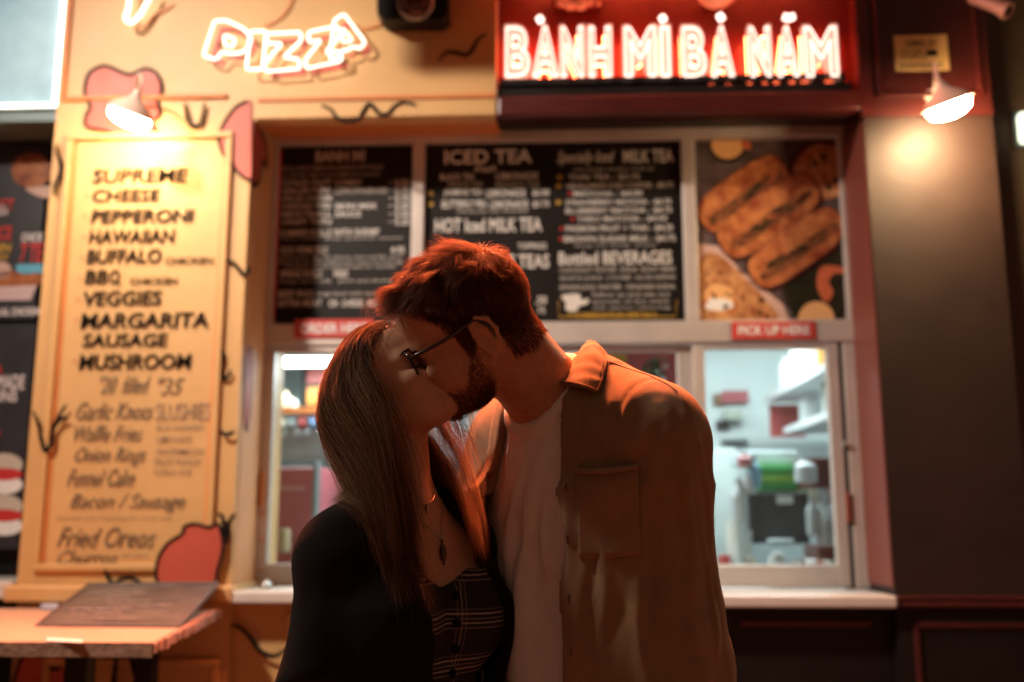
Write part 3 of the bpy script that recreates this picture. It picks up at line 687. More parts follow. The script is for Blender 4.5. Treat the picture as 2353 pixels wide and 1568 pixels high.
for i in range(1, 60):
    c = Vector((xl_, YN2-.012, z0 + .012*i)); mb.lathe([(.0001, -.006), (.0055, -.003), (.0055, .003), (.0001, .006)], c, (0, 0, 1), 6, cap=False)
o = mb.build('led_bulbs', M['led'], nb); o['kind'] = 'stuff'
MB().box(xl_-1.2, xl_+.01, YN2-.006, YN2-.001, z0-.010, z0+.010).build('led_channel', M['alu'], nb)
MB().box(xl_-.010, xl_+.010, YN2-.006, YN2-.001, z0+.011, z0+1.1).build('led_channel', M['alu'], nb)
YQ = YN2 + .2
def poster(a, b, c_, d, label, m, name='burger_poster'):
    x0, x1, z0, z1 = R(a, b, c_, d, YQ); o = thing(name, Vector(((x0+x1)/2, YQ, z0)), label, 'poster')
    MB().box(x0, x1, YQ, YQ+.02, z0, z1).build('board_panel', m, o); return o
dk = mat('charcoal_print', (.028, .028, .034), .4, var=.2)
def pq(o, pts, m, l, name, sm_=True):
    c = [P(x, y, YQ-.001-l*.001) for x, y in pts]
    if sm_: c = catmull(c, 5, True)
    MB().plate(c, NY, .0007).build(name, m, o)
o = poster(-120, 95, 330, 735, 'charcoal burger poster with red lettering and a fries tray, upper of two at left', dk)
bun = mat('burger_bun_print', (.42, .14, .04), .35, col2=(.20, .05, .02), vscale=16)
pq(o, ell(72,392,46,40), bun, 1, 'burger_print'); pq(o, [(60,432),(118,430),(110,455),(80,448)], paper, 1, 'wrapper_print')
for s, a, b, c_, d, m in (('CHICKEN',-60,18,470,496,'white_print'),('HOT',-10,32,458,486,'red_print'),('SPICE',-30,28,520,552,'red_print'),('OPEN',-40,26,560,580,'gold_print'),('DAY',-20,22,584,600,'gold_print'),('CHICK',50,100,536,556,'white_print'),('7 TE',48,98,560,604,'red_print'),('100% HALAL CHICKEN',-60,92,708,726,'white_print')):
    mb = MB(); write(mb, s, a, b, c_, d, YQ-.001, bold=.03, shear=.05); mb.build('lettering', M[m], o)
pq(o, [(38,608),(98,606),(98,628),(36,630)], mat('sky_blue_print', (.12, .42, .60), .4), 1, 'label_print', False)
pq(o, [(-60,640),(20,622),(60,632),(92,626),(80,660),(-60,668)], bun, 1, 'fries_print'); pq(o, [(-60,662),(85,655),(70,690),(-60,692)], mat('tray_print', (.6, .45, .45), .4), 2, 'tray_print', False)
pq(o, ell(4,622,22,20), paper, 1, 'dip_print')
o = poster(-140, 62, 745, 1262, 'charcoal poster reading OUR HOMEMADE BUNS over stacked burgers, lower left', dk)
for s, a, b, c_, d, m in (('OUR',-60,8,840,860,'red_print'),('HOMEMADE',-70,57,862,896,'gold_print'),('BUNS',-30,40,898,924,'gold_print'),('NEW',-40,2,990,1006,'red_print')):
    mb = MB(); write(mb, s, a, b, c_, d, YQ-.001, bold=.02); mb.build('lettering', M['white_print'] if m == 'gold_print' else M[m], o)
for yy in (1090, 1185):
    pq(o, ell(10, yy-22, 42, 26), mat('pale_bun_print', (.55, .50, .42), .4), 1, 'bun_print'); pq(o, ell(10, yy+24, 42, 22), whitep, 1, 'bun_print'); pq(o, ell(8, yy, 44, 14), M['red_print'], 2, 'filling_print')
x0, x1, z0, z1 = R(-200, 38, 1335, 1375, YF+.02)
o = MB().box(x0, min(x1, xe-.002), YF-.02, YN2+.2, z0, z1, .006).build('counter_shelf', M['counter']); tag(o, 'cyan lit counter edge of the burger shop at the left edge', 'counter')

# ================================================================== street table with the fallen chalkboard
zt = PZ(505, 1402, 1.0).z
c_bk = P(505, 1400, YF-.055); ZT2 = c_bk.z
fr = PZ(352, 1478, ZT2)
tb = thing('street_table', Vector((fr.x-.6, (fr.y+c_bk.y)/2, 0)), 'rough plywood topped table against the pizza pillar', 'table')
x0, x1, y0, y1 = fr.x-1.5, c_bk.x, fr.y, c_bk.y
th = .028
mb = MB(); mb.plate([(x0, y0, ZT2), (fr.x, y0, ZT2), (x1, y1, ZT2), (x0, y1, ZT2)], (0, 0, -1), th); mb.build('table_top', M['ply'], tb)
mb = MB()
rnd = random.Random(3); N = 26
for i in range(N):
    t0 = i/N; t1 = (i+1)/N; a = Vector((fr.x, y0, 0)).lerp(Vector((x1, y1, 0)), t0); b = Vector((fr.x, y0, 0)).lerp(Vector((x1, y1, 0)), t1); e = rnd.uniform(.002, .010)
    mb.plate([(a.x-.004, a.y, ZT2+.0015), (a.x+e, a.y, ZT2-rnd.uniform(0, .004)), (b.x+e, b.y, ZT2-rnd.uniform(0, .004)), (b.x-.004, b.y, ZT2+.0015)], (0, 0, -1), th-rnd.uniform(0, .008))
mb.build('chipped_edge', M['ply_edge'], tb)
MB().box(x0, fr.x-.002, y0-.003, y0+.004, ZT2-th-.006, ZT2+.001).build('front_edge', M['ply_edge'], tb)
for lx, ly in ((fr.x-.25, y0+.15), (x1-.2, y1-.1)): MB().box(lx-.03, lx+.03, ly-.03, ly+.03, 0, ZT2-th, .004).build('leg', M['black'], tb)
for lx, ly in ((fr.x-1.3, y0+.15), (x1-1.2, y1-.1)): MB().box(lx-.03, lx+.03, ly-.03, ly+.03, 0, ZT2-th, .004).build('leg', M['black'], tb)
# chalkboard: lower edge on the table, upper edge leaning on the ledge
A, B = PZ(85, 1437, ZT2+.004), PZ(410, 1440, ZT2+.004)
C_, D_ = P(500, 1341, YF-.06), P(205, 1343, YF-.06)
cb = thing('chalkboard', (A+B)/2, 'grey smudged chalkboard propped on the plywood table against the pillar', 'chalkboard')
nn = (B-A).cross(D_-A).normalized()
if nn.z < 0: nn = -nn
mb = MB(); mb.plate([A, B, C_, D_], nn, -.012); mb.build('slate', M['slate'], cb)
for a, b in ((A, B), (B, C_), (C_, D_), (D_, A)):
    mb = MB(); mb.tube([a, b], .006, 6); mb.build('frame', mat('worn_dark_frame', (.08, .07, .065), .6), cb)
# rubbed chalk streaks
mb = MB(); rnd = random.Random(5)
for i in range(9):
    u0 = rnd.uniform(.08, .35); u1 = u0 + rnd.uniform(.2, .5); v_ = .14 + .095*i
    def bl_(u, v): return (A.lerp(B, u)).lerp(D_.lerp(C_, u), v) + nn*.0025
    mb.ribbon([bl_(u0+(u1-u0)*k/10, v_+rnd.uniform(-.012, .012)) for k in range(11)], .016, nn, th=.0003)
mb.build('chalk_writing', mat('faded_chalk', (.30, .28, .27), .8, col2=(.12, .11, .10), vscale=60), cb)
# paper and tape
pa = PZ(118, 1392, ZT2+.003); o = MB().plate([PZ(92, 1400, ZT2+.003), PZ(130, 1402, ZT2+.003), PZ(142, 1388, ZT2+.003), PZ(118, 1384, ZT2+.003)], (0, 0, 1), .012).build('napkin', mat('pale_blue_napkin', (.45, .50, .62), .6)); tag(o, 'small pale blue folded napkin behind the chalkboard on the table', 'napkin')
o = MB().plate([PZ(108, 1466, ZT2+.002), PZ(190, 1471, ZT2+.002), PZ(190, 1478, ZT2+.002), PZ(106, 1474, ZT2+.002)], (0, 0, 1), .0015).build('paper_label', M['white_print']); tag(o, 'white paper strip stuck to the front edge of the table', 'label')

# the floodlight's own housing and arm
o = thing('flood_lamp', FLOOD, 'cool white floodlight on a wall arm above the burger shop, outside the picture', 'floodlight')
d_ = (Vector((.55, 3.7, 1.75)) - FLOOD).normalized()
MB().lathe([(.10, -.14), (.20, -.06), (.23, -.012), (.22, -.010), (.0001, -.012)], FLOOD, d_, 4, cap=False).build('housing', M['black'], o)
MB().tube([FLOOD - d_*.12, FLOOD + Vector((0, .05, .25)), (FLOOD.x, YF+.2, FLOOD.z+.25)], .02, 8).build('arm', M['black'], o)

# unseen glowing sign added above the frame to rim-light the couple from behind
YS = 2.95
M['tube_added'] = mat('added_red_orange_glow', (.9, .5, .3), .3, emit=(1, .24, .08), es=12)
o = thing('added_rim_sign', (-.25, YS, 3.45), 'added, unseen red orange glowing slice on a board above the top edge, lighting the couple', 'neon sign')
MB().box(-1.0, .55, YS+.01, YS+.05, 3.25, 3.95, .01).build('light_blocking_board', M['black'], o)  # opaque backing added to keep the glow off the wall
xc, zc = -.22, 3.62
for pts, cl in (([(-.60, .22), (.60, .26), (.05, -.30)], True), ([(-.66, .27), (0, .31), (.66, .30)], False)):
    c = [Vector((xc+a, YS-.03, zc+b)) for a, b in pts]
    if cl: c = catmull([c[0], (c[0]+c[1])/2, c[1], (c[1]+c[2])/2, c[2], (c[2]+c[0])/2], 6, True)
    MB().tube(c, .012, 10, closed=cl).build('added_slice_tube', M['tube_added'], o, smooth=True)
for a, b, r in ((-.2, .12, .07), (.2, .12, .07), (.02, -.06, .06)): MB().tube([Vector((xc+a+r*math.cos(t*.4488), YS-.03, zc+b+r*math.sin(t*.4488))) for t in range(14)], .009, 8, closed=True).build('added_topping_tube', M['tube_added'], o, smooth=True)
ld2 = bpy.data.lights.new('added_rim_glow', 'AREA'); ld2.shape = 'RECTANGLE'; ld2.size = 1.25; ld2.size_y = .45; ld2.energy = 330; ld2.color = (1, .20, .065)  # area light added with the unseen sign for the red rim light
lo2_ = bpy.data.objects.new('added_rim_glow', ld2); COL.objects.link(lo2_); lo2_.parent = o
lo2_.matrix_world = Matrix.Translation(Vector((xc, YS-.06, zc))) @ Vector((0, -.93, -.36)).to_track_quat('-Z', 'Y').to_matrix().to_4x4()
lo2_.location = Vector((xc, YS-.06, zc)) - Vector(o.location)
for a in (-.8, .35): MB().tube([(a, YS+.03, 3.95), (a, YS+.03, 4.05), (a, YF+.02, 4.05)], .015, 8).build('hanger', M['alu_dark'], o)
MB().box(-1.2, 1.0, YF, YF+.2, ZT+.001, ZT+.5).build('upper_fascia', M['cream'], root)
M['tube_added_border'] = mat('added_dim_red_glow', (.9, .3, .2), .3, emit=(1, .13, .045), es=22)
o = thing('added_red_border', (0, YF-.04, 3.5), 'added, unseen red glowing tubes above the red letters, over the top edge', 'neon sign')  # unseen red tubes added for their light on fascia and couple
for dz in (0, .10): MB().tube([(SPLIT+.1, YF-.04, 3.48+dz), (RPL-.1, YF-.04, 3.48+dz)], .012, 10).build('added_border_tube', M['tube_added_border'], o, smooth=True)
for k in range(4): MB().tube([(SPLIT+.2+k*.42, YF-.04, 3.53), (SPLIT+.2+k*.42, YF+.1, 3.53)], .005, 6).build('bracket', M['alu_dark'], o)
# ================================================================== kitchen behind the glass
kw = mat('white_kitchen_wall', (.62, .70, .70), .5, var=.06, vscale=3)
KY = 6.3
kx0, kx1 = XL-1.3, XR+.9
kz0, kz1 = .0, P(1200, 740, YW).z + .12
kr = MB(); 
kr.box(kx0-.1, kx1+.1, KY, KY+.1, kz0, kz1+.8); o = kr.build('kitchen_back_wall', kw); tag(o, kind='structure')
o = MB().box(kx0-.1, kx0, YW+.10, KY-.001, kz0, kz1+.8).build('kitchen_side_wall', kw); tag(o, kind='structure')
o = MB().box(kx1, kx1+.1, YW+.10, KY-.001, kz0, kz1+.8).build('kitchen_side_wall', kw); tag(o, kind='structure')
o = MB().box(kx0-.1, kx1+.1, YW+.11, KY-.001, kz1+.55, kz1+.65).build('kitchen_ceiling', kw); tag(o, kind='structure')
o = MB().box(kx0, kx1, YW+.11, KY-.001, .001, .02).build('kitchen_floor', mat('kitchen_tile_floor', (.3, .3, .3), .4)); tag(o, kind='structure')
# backing behind the boards
o = MB().box(XL, XR, YW+.075, YW+.095, Zt1-.02, kz1+.55).build('bulkhead', M['black']); tag(o, 'black bulkhead behind the menu boards', 'partition')
o = MB().box(RPL+.0, kx1, YW+.30, YW+.34, 0, kz1+.5).build('partition_wall', M['black']); tag(o, 'dark partition behind the right pillar', 'wall')
tube = mat('cool_fluorescent_tube', (.9, 1, 1), .3, emit=(.86, .97, 1.0), es=9)
POW = .85
def strip(x, y, z, lx, ly, label):
    o = thing('ceiling_light', (x, y, z), label, 'light', 'strip lights in the kitchen')
    MB().box(x-lx, x+lx, y-ly, y+ly, z, z+.03).build('housing', kw, o)
    MB().box(x-lx+.01, x+lx-.01, y-ly+.01, y+ly-.01, z-.02, z-.001, .005).build('tube', tube, o)
    l_ = bpy.data.lights.new('strip_glow', 'AREA'); l_.shape = 'RECTANGLE'; l_.size = 2*lx; l_.size_y = 2*ly; l_.energy = 60*lx*ly*4*POW; l_.color = (.86, .97, 1.0)
    q_ = bpy.data.objects.new('strip_glow', l_); COL.objects.link(q_); q_.parent = o; q_.location = (0, 0, -.03)
zz = P(740, 822, 5.2).z
strip(P(760, 820, 5.0).x, 5.0, P(740, 828, 5.0).z, .28, .10, 'cool white strip light seen at the top of the order window')
strip(P(960, 860, 4.7).x, 4.7, P(740, 842, 4.7).z, .22, .06, 'second cool strip light nearer the glass behind the couple')
strip(P(1500, 600, 5.0).x, 5.0, kz1+.42, .6, .08, 'hidden strip light over the middle of the kitchen')
strip(P(1950, 600, 4.9).x, 4.9, kz1+.42, .5, .10, 'hidden strip light over the right shelves')
def kbox(name, px0, px1, py0, py1, Y, dep, col, label, cat, rough=.5, em=None, group=None, bev=.008):
    x0, x1, z0, z1 = R(px0, px1, py0, py1, Y)
    o = MB().box(x0, x1, Y, Y+dep, z0, z1, bev).build(name, mat(name+'_surface', col, rough, var=.12)); tag(o, label, cat, group); return o
def bottle(px, py0, py1, Y, r, col, label, cat='bottle', name='bottle', group=None, prof=None):
    b = P(px, py1, Y); h = P(px, py0, Y).z - b.z
    pf = prof or [(.85, 0), (1, .04), (1, .62), (.75, .74), (.35, .84), (.35, .95), (.42, .955), (.42, 1.0)]
    o = MB().lathe([(r*a, h*t) for a, t in pf], b, seg=16).build(name, mat(name+'_plastic', col, .3), smooth=False); tag(o, label, cat, group); return o
CUP = [(.75, 0), (.8, .02), (1, .96), (1.06, 1.0)]
# left sash: hood, framed picture, steel shelf, red cabinet
kbox('wall_cabinet', 610, 735, 845, 935, 5.6, .3, (.30, .38, .38), 'grey wall cabinet at the left behind the order window', 'cabinet')
o = thing('framed_picture', P(740, 935, 5.3), 'dark framed picture with red and orange bands behind the order window', 'picture')
x0, x1, z0, z1 = R(692, 800, 838, 938, 5.3); MB().box(x0, x1, 5.3, 5.33, z0, z1, .005).build('frame', M['black'], o)
for a, b, c_, d, m in ((705,790,846,880,mat('red_picture_print',(.35,.05,.04),.4,var=.3,vscale=20)),(705,790,890,930,mat('orange_picture_print',(.60,.22,.03),.4,var=.4,vscale=20))):
    x0, x1, z0, z1 = R(a, b, c_, d, 5.29); MB().box(x0, x1, 5.29, 5.299, z0, z1).build('print', m, o)
x0, x1, z0, z1 = R(600, 1120, 938, 950, 5.0); o = thing('kitchen_shelf', Vector(((x0+x1)/2, 5.0, z0)), 'steel shelf with brown edge across the order window', 'shelf')
MB().box(x0, x1, 5.0, 5.3, z0, z1).build('shelf_board', M['steel'], o); MB().box(x0, x1, 4.99, 4.999, z0, z1+.006).build('edge_strip', M['orange_trim'], o)
for i, (x, h, col) in enumerate(((640, 905, (.45,.30,.15)),(655, 900, (.5,.4,.25)),(672, 915, (.35,.35,.3)))): bottle(x, h, 938, 5.1, .03, col, ['tan jar at the left end of the steel shelf', 'taller tan jar second on the steel shelf', 'grey jar beside the framed picture on the shelf'][i], 'jar', 'jar')
kbox('drinks_fridge', 612, 735, 1075, 1300, 4.7, .5, (.42, .10, .12), 'muted red drinks fridge in the lower order window', 'fridge', .4)
kbox('fridge_label', 640, 700, 1120, 1125, 4.69, .008, (.6, .4, .42), 'pale strip label across the red fridge', 'label', bev=0)
kbox('counter_cabinet', 560, 1120, 985, 1062, 5.4, .5, (.62, .72, .72), 'long pale cabinet under the steel shelf', 'cabinet')
kbox('tap_column', 716, 728, 1060, 1260, 4.5, .05, (.18, .24, .25), 'dark grey column beside the red fridge', 'column')
kbox('paper_towel_box', 640, 660, 1215, 1270, 4.55, .06, (.45, .36, .22), 'small tan carton in front of the red fridge', 'carton')
# middle: pale blue kitchen seen between them, red board right of his neck
kbox('tall_fridge', 1040, 1150, 900, 1330, 5.7, .5, (.60, .68, .74), 'tall pale steel fridge between the two heads', 'fridge')
kbox('stack_of_cartons', 1075, 1130, 930, 1000, 5.1, .2, (.45, .42, .55), 'lilac cartons in front of the tall fridge', 'carton')
o = thing('red_notice_board', P(1480, 1000, 4.6), 'pinkish red board behind his shoulder with a plant pot', 'board')
x0, x1, z0, z1 = R(1330, 1572, 795, 1150, 4.6); MB().box(x0, x1, 4.6, 4.63, z0, z1, .004).build('board_panel', mat('pink_red_board', (.48, .09, .10), .5, var=.1), o)
mb = MB(); x0, x1, z0, z1 = R(1395, 1440, 815, 850, 4.598); mb.box(x0, x1, 4.585, 4.599, z0, z1); mb.build('yellow_note', M['gold_print'], o)
b = P(1506, 880, 4.4)
o = thing('potted_plant', b, 'small dark green plant in a white pot before the red board', 'plant')
MB().lathe([(.03, -.035), (.042, .02)], b, seg=16).build('pot', whitep, o)
mb = MB(); rnd = random.Random(9)
for i in range(60):
    a = rnd.uniform(0, 6.28); r = rnd.uniform(.0, .05); h = rnd.uniform(.02, .11); c = b + Vector((r*math.cos(a), r*math.sin(a), h)); t = Vector((rnd.uniform(-1, 1), rnd.uniform(-1, 1), rnd.uniform(-.3, 1))).normalized()*.022; s = t.cross(Vector((0, 1, .3))).normalized()*.010
    mb.add([c-t, c+s, c+t, c-s], [(0, 1, 2, 3)])
mb.build('leaves', mat('dark_leaf', (.04, .07, .02), .5), o)
# right sash: shelves running back on the right, machines, cartons
sh_m = mat('white_wire_shelf', (.75, .78, .78), .4)
def rshelf(pa, pb, label, Ya=5.9, Yb=4.35):
    a = P(*pa, Ya); b = P(*pb, Yb); w = .34
    o = thing('wall_shelf', a, label, 'shelf', 'white shelves in the kitchen')
    z_ = (a.z+b.z)/2
    MB().plate([(a.x, Ya, z_), (b.x, Yb, z_), (b.x+w, Yb, z_), (a.x+w+.2, Ya, z_)], (0, 0, 1), .035).build('shelf_board', sh_m, o)
    return z_, a, b
z1_, a, b = rshelf((1755, 905), (1930, 862), 'upper white shelf behind the pick up sash')
rnd = random.Random(21)
def on_shelf(z_, a, b, t, r, h, col, label, name='container', prof=None):
    p = a.lerp(b, t); p = Vector((p.x+.10, p.y, z_+.036))
    pf = prof or [(.9, 0), (1, .05), (1, .8), (.6, .9), (.6, 1)]
    o = MB().lathe([(r*q, h*k) for q, k in pf], p, seg=14).build(name, mat(name+'_plastic', col, .4)); tag(o, label, name.replace('_', ' '))
for i, (t, r, h, col, lb) in enumerate(((.12,.05,.20,(.75,.78,.76),'white tub at the far end of the upper shelf'),(.30,.05,.26,(.80,.80,.78),'tall white jug on the upper shelf'),(.48,.05,.22,(.55,.5,.42),'grey brown tub mid upper shelf'),(.64,.045,.25,(.50,.26,.06),'amber jar on the upper shelf'),(.80,.045,.24,(.65,.45,.20),'pale amber jar at the near end of the upper shelf'))):
    on_shelf(z1_, a, b, t, r, h, col, lb, 'tub' if i < 3 else 'jar')
z2_, a, b = rshelf((1800, 985), (1930, 968), 'lower white shelf behind the pick up sash', 5.6, 4.5)
for i, (t, r, h, col, lb) in enumerate(((.2,.06,.16,(.7,.75,.75),'white bowl stack on the lower shelf'),(.55,.045,.20,(.62,.66,.6),'pale bottle on the lower shelf'),(.85,.05,.22,(.5,.52,.48),'grey canister at the near end of the lower shelf'))):
    on_shelf(z2_, a, b, t, r, h, col, lb, ['bowl', 'bottle', 'canister'][i])
kbox('wall_panel', 1770, 1850, 930, 1005, 5.9, .02, (.48, .10, .09), 'coral panel under the upper shelf', 'panel', bev=0)
kbox('wall_notice', 1660, 1720, 898, 925, 6.25, .02, (.35, .07, .08), 'small dark red notice on the kitchen back wall', 'notice', bev=0)
kbox('paper_dispenser', 1665, 1708, 940, 965, 6.2, .06, (.42, .48, .40), 'grey green dispenser under the red notice', 'dispenser')
kbox('black_handle_rail', 1660, 1722, 1010, 1021, 6.2, .06, (.05, .06, .06), 'black rail on the back wall', 'rail')
kbox('ice_machine', 1640, 1700, 1030, 1330, 5.6, .4, (.55, .64, .62), 'pale steel machine behind his sleeve', 'machine')
for i, (a_, b_, c_, d, col, lb) in enumerate(((1740,1826,1070,1092,(.06,.33,.08),'green crate, top of the stack in the right window'),(1744,1830,1093,1108,(.25,.50,.08),'lime green crate in the middle of the stack'),(1746,1835,1109,1130,(.05,.28,.07),'green crate at the bottom of the stack'))):
    kbox('plastic_crate', a_, b_, c_, d, 5.0, .3, col, lb, 'crate')
kbox('white_tray_stack', 1700, 1836, 1036, 1068, 5.05, .3, (.72, .85, .88), 'pale cyan trays on top of the green crates', 'tray')
kbox('coffee_machine', 1722, 1860, 1132, 1250, 4.9, .4, (.045, .05, .05), 'black coffee machine under the green crates', 'coffee machine')
kbox('machine_display', 1786, 1822, 1140, 1158, 4.89, .008, (.8, .85, .8), 'white display on the black coffee machine', 'display', bev=0)
kbox('drip_tray', 1770, 1826, 1240, 1252, 4.8, .08, (.6, .66, .66), 'steel drip tray below the coffee machine', 'tray')
kbox('brown_carton', 1862, 1925, 1052, 1120, 4.8, .3, (.16, .05, .04), 'dark brown carton on the right under the lower shelf', 'carton')
kbox('brown_carton', 1880, 1930, 1255, 1320, 4.5, .25, (.12, .045, .035), 'dark brown carton low at the right of the pick up window', 'carton')
for i, (x, y0, y1, r, col, lb) in enumerate(((1712,1040,1075,.035,(.6,.25,.25),'pink topped bottle beside the trays'),(1735,1050,1120,.03,(.25,.5,.65),'light blue bottle beside the green crates'),(1700,1100,1210,.04,(.75,.8,.8),'white squeeze bottle left of the coffee machine'),(1722,1085,1135,.03,(.7,.75,.75),'small white bottle before the crates'),(1870,1140,1230,.03,(.75,.8,.8),'white bottle right of the coffee machine'),(1852,1050,1110,.05,(.75,.8,.82),'round white container beside the crates'),(1905,1130,1300,.05,(.72,.78,.78),'tall white dispenser at the right of the sash'))):
    bottle(x, y0, y1, 4.7, r, col, lb)
for i in range(3): 
    bottle(1690+i*12, 1195+i*12, 1330, 4.4+.08*i, .035, (.72, .78, .78), ['tall white cup stack at the left of the sash', 'white cup stack second from the left', 'white cup stack third from the left'][i], 'cup stack', 'cup_stack', prof=CUP)
for i, (x, y0, y1, col, lb) in enumerate(((1790,1268,1340,(.78,.80,.78),'round white bag bottom left behind the pick up glass'),(1850,1300,1340,(.55,.35,.08),'mustard packet cup on the inner counter'),(1868,1300,1340,(.15,.28,.5),'blue cup on the inner counter'),(1888,1292,1340,(.45,.08,.10),'dark red cup on the inner counter'),(1904,1288,1340,(.75,.78,.75),'white cup right of the dark red cup'),(1920,1292,1340,(.35,.32,.18),'olive cup at the right end of the inner counter'),(1832,1290,1340,(.75,.78,.76),'white cup beside the white bag'))):
    bottle(x, y0, y1, 4.15, .045 if i == 0 else .022, col, lb, 'bag' if i == 0 else 'cup', 'bag' if i == 0 else 'cup', prof=([(.8, 0), (1, .3), (.9, .7), (.5, .95), (.2, 1)] if i == 0 else CUP))
o = MB().box(XL, XR, YW+.12, 4.5, Zs-.06, Zs-.02).build('inner_counter', sh_m); tag(o, 'white counter just inside the glass', 'counter')
o = MB().box(P(1640,1200,4.55).x, kx1, 4.52, 5.4, Zs-.08, Zs-.04).build('work_table', M['steel']); tag(o, 'steel work table behind the inner counter', 'table')

# small stock on the shelves and the inner counter
ORD = ['first', 'second', 'third', 'fourth', 'fifth', 'sixth', 'seventh', 'eighth', 'ninth', 'tenth']
CLR = [('tan', (.5, .36, .2)), ('white', (.78, .8, .8)), ('red', (.45, .07, .06)), ('pale green', (.42, .5, .36)), ('brown', (.2, .1, .05)), ('blue', (.15, .3, .5)), ('cream', (.7, .62, .48)), ('black', (.03, .03, .03)), ('orange', (.6, .25, .06)), ('grey', (.4, .42, .42))]
rnd = random.Random(4)
for i in range(8):
    c, col = CLR[(i*3+1) % 10]; w = rnd.uniform(6, 10); x = 1768+i*21; h = rnd.uniform(26, 52)
    kbox('food_packet', x-w, x+w, 1128-h*.5, 1160, 5.45-.05*i, .07, col, '%s packet, %s from the left on the rack behind the coffee machine' % (c, ORD[i]), 'packet')
for i in range(9):
    c, col = CLR[(i*7+2) % 10]; x = 1668+i*29; h = rnd.uniform(22, 60)
    kbox('takeaway_carton', x-rnd.uniform(7, 13), x+rnd.uniform(7, 12), 1330-h, 1332, 4.35+.05*(i % 3), .08, col, '%s carton, %s from the left along the inner counter' % (c, ORD[i]), 'carton')
for i in range(6):
    c, col = CLR[(i*3+6) % 10]; x = 640+i*26; h = rnd.uniform(16, 34)
    kbox('jar_box', x-8, x+8, 985-h, 986, 5.35, .08, col, '%s box, %s from the left on the long pale cabinet' % (c, ORD[i]), 'box')
for i in range(5):
    c, col = CLR[(i*3+4) % 10]; y = 905+i*62
    kbox('pinned_note', 1640+6*(i % 2), 1668+8*(i % 2), y, y+rnd.uniform(16, 34), 6.27, .012, col, '%s note, %s from the top on the back wall by the pick up sash' % (c, ORD[i]), 'note', bev=0)
# ================================================================== sculpting with distance fields
F32 = np.float32
def A3(v): return np.array(v, dtype=F32)
def smin(a, b, k):
    h = np.maximum(k - np.abs(a-b), 0)/k; return np.minimum(a, b) - h*h*k*.25
def smax(a, b, k): return -smin(-a, -b, k)
def ell(p, c, r, Rm=None):
    q = p - A3(c)
    if Rm is not None: q = q @ Rm
    r = A3(r); k0 = np.sqrt(((q/r)**2).sum(-1)); k1 = np.sqrt(((q/(r*r))**2).sum(-1)) + 1e-9
    return k0*(k0-1)/k1
def cap(p, a, b, ra, rb):
    a, b = A3(a), A3(b); ab = b-a; h = np.clip(((p-a) @ ab)/max(float(ab @ ab), 1e-9), 0, 1)
    return np.sqrt(((p-a-h[..., None]*ab)**2).sum(-1)) - (ra + (rb-ra)*h)
def rbox(p, c, s, r, Rm=None):
    q = p - A3(c)
    if Rm is not None: q = q @ Rm
    q = np.abs(q) - A3(s) + r
    return np.sqrt((np.maximum(q, 0)**2).sum(-1)) + np.minimum(q.max(-1), 0) - r
_rs = np.random.RandomState(11); _tab = _rs.rand(64, 64, 64).astype(F32)*2-1
def noise(p, f, off=0.0):
    q = p*A3(f) + off; i = np.floor(q).astype(np.int32); t = (q-i).astype(F32); t = t*t*(3-2*t); i &= 63; j = (i+1) & 63
    def g(a, b, c): return _tab[a, b, c]
    x0, y0, z0 = i[..., 0], i[..., 1], i[..., 2]; x1, y1, z1 = j[..., 0], j[..., 1], j[..., 2]; tx, ty, tz = t[..., 0], t[..., 1], t[..., 2]
    a = g(x0, y0, z0)*(1-tx)+g(x1, y0, z0)*tx; b = g(x0, y1, z0)*(1-tx)+g(x1, y1, z0)*tx
    c = g(x0, y0, z1)*(1-tx)+g(x1, y0, z1)*tx; d = g(x0, y1, z1)*(1-tx)+g(x1, y1, z1)*tx
    return (a*(1-ty)+b*ty)*(1-tz)+(c*(1-ty)+d*ty)*tz

